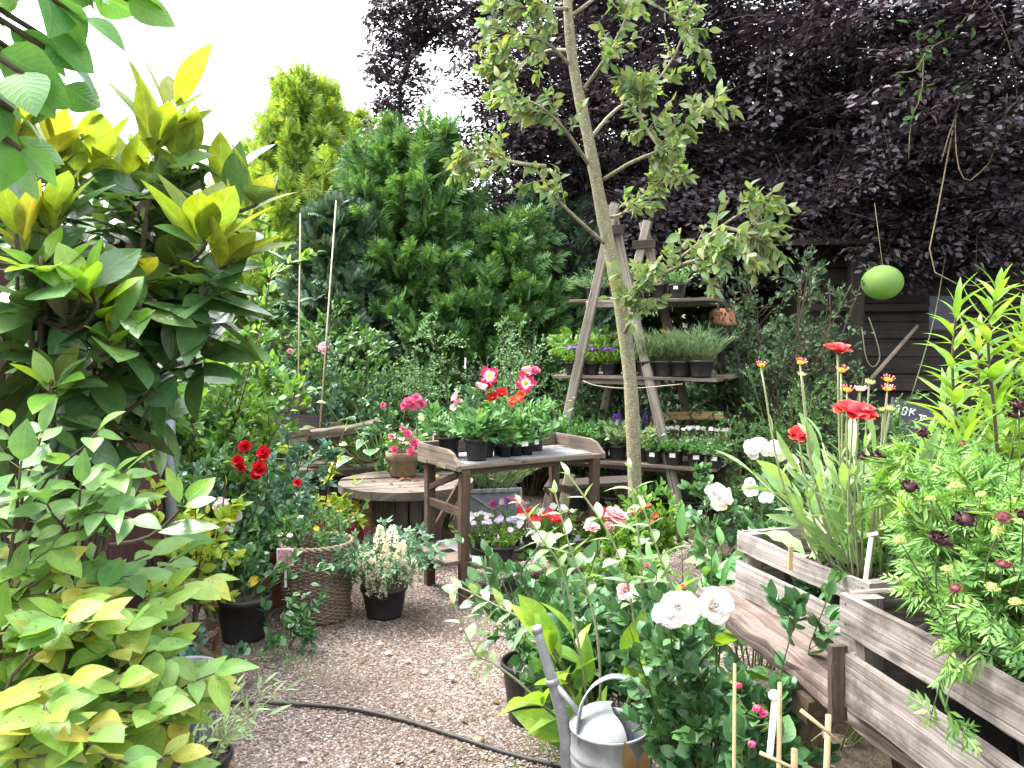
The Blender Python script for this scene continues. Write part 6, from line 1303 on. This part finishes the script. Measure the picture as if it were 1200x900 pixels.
def hose():
    pts = [zp(*p, .012) for p in ((150, 800), (240, 820), (320, 824), (400, 829), (470, 843), (540, 865), (600, 884), (660, 898), (740, 910), (820, 925))]
    mb = MB(); tube(mb, spline(pts, 60)+A(0, 0, .0), [.0088, .0088], 10); q = zp(562, 869, .014); o = mb.build("garden_hose", RUBBER); tag(o, "black garden hose lying across the gravel", "hose")
    c = MB(); T = nz(pts[6]-pts[4]); tube(c, [q-T*.012, q+T*.012], [.016, .016], 10); c.build("clip", CANE, o)
hose()
def centre_plants():
    c = A(.082, 3.19, 0); o, L = potted("potted_rose", "rose with one white bloom in a large black pot behind the watering can", "rose", c, .122, .235, dict(H=.44, spread=.8, n=18, per=7, T=T_ROSE, size=.085, lm=L_ROSE, tw=46, twL=.20, sr=.004, curve=.35, hvar=.5))
    for x, y, s, d in ((632, 634, .058, 2.72),): bloom(o, c+A(0, 0, .5), at(x, y+6, d), F_WHITEBUD, s, nz(A(.25, -.3, .9)), sr=.003)
    o, L = shrub("rose_bush", "rose bush with blush white blooms right of the potted rose", "rose bush", A(.42, 3.0, 0), .66, .55, 14, 80, .2, 8, T_ROSE, .068, L_ROSE, TWIG, sr=.004, tw2=60)
    for x, y, s in ((722, 606, .038), (694, 620, .026), (735, 695, .034), (713, 618, .02)): bloom(o, at(x, y+40, 2.9), at(x, y, 2.72), F_PALEROSE if s < .04 else F_WHITE, s, sr=.0025)
    # pale-stemmed shrub
    o = thing("pale_stemmed_shrub", "shrub of pale upright stems with paired grey-green leaves before the potting table", "shrub", A(.30, 2.75, 0)); st, lf = MB(), MB()
    for g in (((700, 900), (668, 700), (640, 640), (606, 585)), ((705, 900), (700, 740), (672, 655), (648, 570)), ((720, 900), (745, 760), (720, 640), (660, 548)), ((740, 900), (752, 720), (748, 630), (736, 540)), ((690, 900), (640, 760), (590, 715), (535, 686)), ((735, 900), (790, 740), (775, 660), (752, 590)), ((700, 900), (600, 790), (560, 770), (528, 700))):
        d = 2.62+.12*R.normal(); ln = spline([at(x, y, d) for x, y in g], 18); ln[0] = A(ln[0][0]*.4+.18, 2.75, 0); ln = spline(ln[[0, 4, 8, 12, 17]], 24); tube(st, ln, [.005, .0028], 6)
        n = 14; t = np.repeat(np.linspace(.5, .97, n//2), 2); P, T = sample(ln[None], np.zeros(n, int), t); az = np.tile([0, math.pi], n//2)+np.repeat(np.arange(n//2)*1.57, 2)+.4; a = np.interp(t, [.4, .9, 1], [1.2, .95, .4])
        D = nz(np.cos(a)[:, None]*T+np.sin(a)[:, None]*perp(T, az)); place(lf, leaf_t(.34, .42, 5, fold=.12, droop=.35), P, D, A(0, 0, 1)+unit(n)*.2+T*.2, np.interp(t, [.4, .7, 1], [.085, .10, .05])*(1+.15*R.normal(size=n)))
    st.build("stems", TWIGP, o); lf.build("foliage", L_SILV, o)
    # big lime leaves
    c = A(.36, 2.72, 0); o = thing("broad_leaved_plant", "plant with big lime green leaves behind the watering can", "plant", c); L = stems(11, .62, .6, .05, .3, 6, .35, c); st, lf = MB(), MB(); tubes(st, L, np.array([.007, .004]), 6); leaves(lf, L, 5, leaf_t(.42, .45, 6, fold=.14, droop=.3), .20, (.5, 1.1), .4, 1, .6, .2, .35, tip=True); st.build("stems", TWIG, o); lf.build("foliage", leafmat("leaf_broad_lime", [(.10, .20, .03), (.15, .27, .035), (.20, .32, .05)], trans=.4, vein=.3), o)
    c = A(.30, 3.25, 0); potted("potted_shrublet", "leafy young plant in a black pot between the potted rose and the rose bush", "plant", c, .11, .24, dict(H=.30, spread=.9, n=16, per=8, T=T_ROSE, size=.06, lm=L_ROSE, tw=30, twL=.13, sr=.003))
    # white rose in front
    o, L = shrub("rose_bush", "foreground rose bush with two big white blooms right of the watering can", "rose bush", A(.64, 2.2, 0), .88, .27, 18, 170, .16, 9, T_ROSE, .055, L_ROSE, TWIG, sr=.004, tw2=120, base_r=.1)
    for x, y, s in ((795, 714, .050), (834, 711, .045), (783, 724, .034)): bloom(o, at(x+4, y+50, 2.15), at(x, y, 1.90), F_WHITE, s*.95, nz(A(0, -.75, .55)+unit(1)[0]*.2), sr=.0025)
    for x, y in ((757, 664), (800, 690)): bloom(o, at(x, y+30, 2.1), at(x, y, 2.05), F_PINKBUD, .012)
    # rose on canes at the bottom
    o, L = shrub("rose_bush", "low rose tied to bamboo canes below the plank bench", "rose bush", A(.52, 1.62, 0), .70, .42, 11, 44, .13, 7, T_ROSE, .068, L_ROSE, TWIG, sr=.004, base_r=.1)
    for x, y, s in ((884, 826, .018), (892, 832, .016), (862, 800, .014), (878, 868, .014), (965, 858, .012)): bloom(o, at(x, y+25, 1.6), at(x, y, 1.52), F_PINKBUD, s, nz(A(.2, -.6, -.3)))
    for i, (a, b, r, lb) in enumerate((((863, 980), (861, 778), .0045, "tallest upright bamboo cane in the low rose below the bench"), ((960, 1000), (971, 838), .008, "thick bamboo cane at the right of the low rose"), ((935, 1000), (931, 878), .009, "shortest thick bamboo cane in the low rose, cut at the bottom edge"), ((913, 1000), (914, 800), .006, "bamboo cane beside the white plant tag in the low rose"))):
        cane(lb, [A(*at(*a, 1.5)[:2], 0), at(*b, 1.5)], r, CANE)
    cane("thin bamboo stick lying slantwise through the low rose", [at(938, 832, 1.45), at(985, 870, 1.42)], .004, CANE); cane("thin bamboo stick lying slantwise at the bottom of the low rose", [at(890, 882, 1.45), at(940, 905, 1.42)], .004, CANE)
    t = thing("plant_label", "white round-headed plant tag in the low rose below the bench", "label", at(905, 880, 1.48)); mb = MB(); plank(mb, at(902, 885, 1.48), at(908, 822, 1.48), .012, .0015, (0, -1, 0), 2); mb.build("stake", WHITEP, t); mb = MB(); q = at(907, 815, 1.48); a = np.linspace(-1.57, 1.57, 9); lathe(mb, [(.0105*math.cos(x), .0105*math.sin(x)) for x in a], q, 14); mb.build("head", WHITEP, t)
    lf = MB(); place(lf, T_OVATE_HI, np.array([at(738, 905, 2.2), at(752, 912, 2.2)]), np.array([A(-.1, -.3, 1), A(.1, -.2, 1)]), np.array([A(.2, -1, .2)]*2), .085); tag(lf.build("withered_leaf", L_TAN), "yellow-brown withered leaves by the watering can's base", "leaf")
    n = 26; p = np.stack([rnd(n, -.9, .5), rnd(n, 2.75, 4.2), np.full(n, .014)], 1); fp = MB(); place(fp, T_ROUND, p, unit(n)*A(1, 1, .1), A(0, 0, 1)+unit(n)*.3, .03*(.6+.8*rnd(n))); tag(fp.build("fallen_petals", P_PALEPINK), kind="stuff", label="pale pink fallen petals lying on the gravel", cat="petals")
    n = 34; p = np.stack([rnd(n, -1.3, .6), rnd(n, 2.75, 5.2), np.full(n, .013)], 1); fp = MB(); place(fp, T_SMALL, p, unit(n)*A(1, 1, .1), A(0, 0, 1)+unit(n)*.3, .035*(.6+.8*rnd(n))); tag(fp.build("fallen_leaves", L_TAN), kind="stuff", label="small dry leaves scattered on the gravel path", cat="leaves")
    gr = MB(); 
    for (x, y, m) in ((345, 778, 60), (330, 765, 40), (650, 885, 50), (700, 880, 40), (420, 760, 20), (255, 770, 30), (560, 880, 14)):
        q = zp(x, y, .0); P = q+R.normal(size=(m, 3))*A(.10, .08, 0); place(gr, T_NARROW, P, A(0, 0, .8)+unit(m)*.7, unit(m), .05*(.5+rnd(m)))
    tag(gr.build("grass", L_GRASS), kind="stuff", label="sparse tufts of short grass in the gravel", cat="grass")
centre_plants()

# ------------------------------------------------------------------ left foreground
def whorl(lf, p, ax, n, size, spread=.75, T=T_MAGN, jit=.2, curl=.28, face=1.0):
    a = np.arange(n)*2.4+R.uniform(0, 6); e = spread+R.normal(size=n)*jit; ax = nz(np.asarray(ax, float)); axs = np.repeat(ax[None], n, 0); pr = perp(axs, a)
    D = nz(np.cos(e)[:, None]*axs+np.sin(e)[:, None]*pr); N = nz(axs*np.sin(e)[:, None]-pr*np.cos(e)[:, None])*face+unit(n)*.15
    place(lf, T, np.asarray(p)+pr*.008-axs*rnd(n, 0, .05)[:, None], D, N, size*(1-.35*rnd(n)), curl=curl)
def magnolia():
    base = A(-1.18, 1.95, 0); o = thing("magnolia", "evergreen magnolia with big glossy leaves and yellow young shoots on the left", "magnolia", base)
    st, y, g, fr = MB(), MB(), MB(), MB(); TM = leaf_t(.43, .50, 8, fold=.09, droop=.14, tip=.95)
    young = [(182, 158, 1.85, 8, .165, (.12, -.05, 1)), (238, 275, 1.75, 7, .18, (.15, -.1, 1)), (215, 190, 1.9, 6, .14, (-.1, 0, 1)), (270, 292, 1.8, 7, .145, (.6, -.1, .75)), (88, 210, 1.9, 6, .15, (.05, -.1, 1)), (60, 245, 1.7, 7, .12, (.1, -.3, 1)), (30, 190, 1.8, 6, .15, (-.1, 0, 1)), (120, 345, 1.7, 6, .13, (.1, -.4, .9)), (150, 330, 1.8, 5, .13, (.3, -.1, .9)), (20, 270, 1.65, 5, .12, (-.2, -.2, .9)), (52, 300, 1.8, 5, .13, (0, 0, 1)), (225, 320, 1.85, 5, .13, (.4, -.2, .8)), (60, 440, 1.6, 4, .10, (.3, -.4, .7)), (190, 205, 2.0, 5, .13, (.3, .3, .8))]
    young += [(5, 150, 1.75, 6, .16, (-.1, 0, 1)), (70, 175, 1.85, 6, .15, (.1, 0, 1)), (115, 180, 1.95, 5, .14, (0, 0, 1)), (12, 225, 1.7, 5, .13, (.2, -.2, 1)), (205, 120, 1.95, 4, .16, (.1, 0, 1)), (300, 225, 1.95, 5, .15, (.4, .1, 1)), (150, 215, 2.0, 6, .15, (-.1, -.1, 1)), (262, 205, 2.0, 4, .15, (.2, 0, 1))]
    for x, yy, d, n, s, ax in young: whorl(y, at(x, yy, d), ax, n, s*1.12, .58, T=TM); whorl(g, at(x, yy+22, d)-nz(A(*ax))*.04, ax, 4, s*.95, 1.5)
    green = [(112, 345, 1.62, 6, .12, (.1, -.5, .9)), (95, 325, 1.6, 5, .12, (0, -.5, .9)), (130, 380, 1.62, 4, .10, (.3, -.5, .8)), (60, 445, 1.55, 5, .11, (.2, -.5, .8)), (215, 580, 2.2, 5, .12, (.3, -.3, .8)), (48, 300, 1.6, 6, .12, (.1, -.5, .9))]
    for x, yy, d, n, s, ax in green: whorl(fr, at(x, yy, d), ax, n, s, .8, T=TM)
    old = [(160, 395, 1.75), (205, 350, 1.8), (90, 330, 1.75), (50, 350, 1.7), (20, 320, 1.75), (130, 300, 1.95), (70, 270, 2.0), (20, 260, 2.0), (180, 440, 1.8), (190, 480, 1.95), (110, 420, 1.75), (40, 400, 1.7), (10, 440, 1.8), (70, 470, 1.85), (140, 480, 1.85), (30, 560, 1.85), (90, 540, 1.95), (170, 320, 2.0), (240, 330, 1.8), (120, 250, 2.1), (170, 260, 2.1), (60, 520, 1.95), (10, 500, 1.9), (200, 420, 2.05), (20, 210, 1.9), (200, 300, 2.0), (0, 370, 1.7), (240, 370, 1.85), (225, 410, 1.9), (100, 380, 1.9), (70, 400, 2.0), (150, 440, 2.05), (160, 350, 1.7)]
    for x, yy, d in old: whorl(g, at(x, yy, d), A(R.normal()*.4+.15, R.normal()*.3-.35, .75), 7, .185, 1.65 if yy > 310 else 1.3, jit=.3, T=TM)
    tips = [at(x, yy, d) for x, yy, d, *_ in young+green]+[at(*q) for q in old]
    tips = np.array(tips); limbs = []
    for k in range(9):
        q = tips[int(k*len(tips)/9)]; w = q*A(1, 1, 1)+A(-.05, .08, -.12); limbs.append(spline([base+A(R.normal()*.03, R.normal()*.03, .25+.05*k), base*.55+w*.45+A(0, .05, .12), w], 14))
    limbs = np.array(limbs); tubes(st, limbs, np.array([.013, .006]), 7); lp = limbs[:, 4:].reshape(-1, 3)
    for p in tips:
        d2 = np.linalg.norm(lp-(p-A(0, 0, .12)), axis=1); q = lp[int(np.argmin(d2))]; m = (p+q)/2+A(0, .02, -.05); ln = spline([q, m, p-A(0, 0, .03), p], 10); tube(st, ln, [.006, .0035], 6)
        leaves(g, ln[None], 3, TM, .17, (.7, 1.3), .1, .8, .6, .1, .3, curl=.28)
    tube(st, spline([base+A(0, 0, -.03), base+A(.03, 0, .7), base+A(-.02, .03, 1.35), base+A(.02, 0, 1.75)], 14), [.035, .03, .02, .012], 9); tube(st, spline([base+A(-.1, .1, -.03), base+A(-.13, .1, .7), base+A(-.1, .1, 1.5)], 10), [.025, .02, .012], 8)
    st.build("branches", plain("magnolia_bark", (.09, .07, .045), .8, nscale=50, namt=.5), o); y.build("young_leaves", L_MYOUNG, o); g.build("old_leaves", L_MOLD, o); fr.build("spring_leaves", leafmat("magnolia_spring", [(.10, .22, .025), (.16, .29, .035), (.22, .34, .05)], trans=.3, vein=.2, rough=.28, spec=.55, veins=7), o)
magnolia()
def arching(name, label, base, ends, per, size, T, lm, rise=.26, t0=.35, shade=None, d0=.0, up=.0, flat=.85, ang=(.9, 1.25), sm=TWIGB, extra=0):
    o = thing(name, label, "shrub", base); b = np.asarray(base, float); L = []
    for (x, y, d) in ends:
        p = at(x, y, d); q = b+A(R.normal()*.06, R.normal()*.08, 0); m = q*.45+p*.55+A(R.normal()*.03, R.normal()*.03, rise+.15*(p[2]-q[2])); L.append(spline([q, q*.75+m*.25+A(0, 0, .10), m, p], 16))
    L = np.array(L); st, lf = MB(), MB(); tubes(st, L, np.array([.0055, .0018]), 6)
    leaves(lf, L, per, T, size, ang, t0, .97, flat, up, .35, pairs=True, tip=True, curl=.6, shrink=.15, droop=.05, face=(.15, -.45, .85))
    t2 = twigs(L, len(L)*3+extra, .20, (.5, .95), .35, .9, 7, .0, .4, .25); tubes(st, t2, np.array([.0022, .001]), 4, cap=False); leaves(lf, t2, 7, T, size*.95, ang, .15, .97, flat, up, .35, pairs=True, tip=True, curl=.6, droop=.05, face=(.15, -.45, .85))
    st.build("stems", sm, o); lf.build("foliage", lm, o); return o
def left_front():
    b = A(-.88, 1.22, .0)
    ends = [(225, 815, 1.3), (200, 755, 1.35), (180, 690, 1.45), (185, 725, 1.4), (120, 690, 1.35), (60, 670, 1.3), (15, 680, 1.3), (150, 735, 1.25), (100, 735, 1.2), (45, 745, 1.15), (0, 735, 1.2), (140, 800, 1.15), (75, 810, 1.05), (30, 830, 1.05), (185, 830, 1.15), (110, 860, 1.0), (55, 885, .98), (150, 895, 1.0), (10, 890, 1.0), (200, 885, 1.15), (90, 770, 1.3), (165, 790, 1.35), (65, 855, 1.2), (20, 795, 1.2)]
    arching("yellowing_shrub", "pale yellow-green shrub with a few yellow and brown leaves filling the bottom left", b, ends, 12, .084, leaf_t(.54, .42, 6, fold=.10, droop=.16), L_YEL, rise=.20, extra=40)
    b = A(-.98, 1.5, .0)
    ends = [(150, 550, 1.45), (115, 505, 1.4), (50, 505, 1.35), (95, 565, 1.35), (25, 540, 1.3), (140, 590, 1.4), (55, 590, 1.3), (10, 590, 1.3), (175, 650, 1.5), (10, 500, 1.45), (205, 655, 1.55)]
    arching("pale_green_shrub", "fresh pale green shrub with paired leaves below the magnolia", b, ends, 10, .082, leaf_t(.52, .42, 6, fold=.14, droop=.16), L_PALE, rise=.20, t0=.5)
    # branches of a tree just outside the frame, reaching in at the top left
    base = A(-1.25, .75, 0); o = thing("linden_tree", "broad-leaved tree whose branch ends hang in at the top left corner", "tree", base); st, lf = MB(), MB()
    tube(st, spline([base+A(0, 0, -.05), base+A(.03, .02, 1.2), base+A(0, .05, 2.4)], 12), [.07, .055, .035], 12)
    ends = [(150, 0, 1.0), (100, 20, .95), (55, 45, .95), (40, 95, .9), (15, 130, .95), (75, 100, 1.0), (0, 60, .9), (25, 175, .95), (5, 190, 1.0), (60, 60, .95), (130, -30, 1.0), (60, -20, 1.0), (20, 160, 1.05), (-20, 100, .95), (110, -10, 1.1)]
    L = np.array([spline([base+A(.02, .04, 1.9+.3*rnd(1)[0]), (base+A(0, 0, 2.15))*.5+at(*e)*.5+A(0, 0, .05), at(*e)], 12) for e in ends]); tubes(st, L, np.array([.010, .003]), 6)
    leaves(lf, L, 9, leaf_t(.78, .38, 6, fold=.08, droop=.22), .072, (.6, 1.2), .45, 1, .5, -.25, .4, tip=True, droop=.4)
    st.build("trunk", BARKM, o); lf.build("crown", leafmat("leaf_linden", [(.05, .14, .03), (.08, .19, .04), (.10, .22, .06)], trans=.4, vein=.25), o)
left_front()
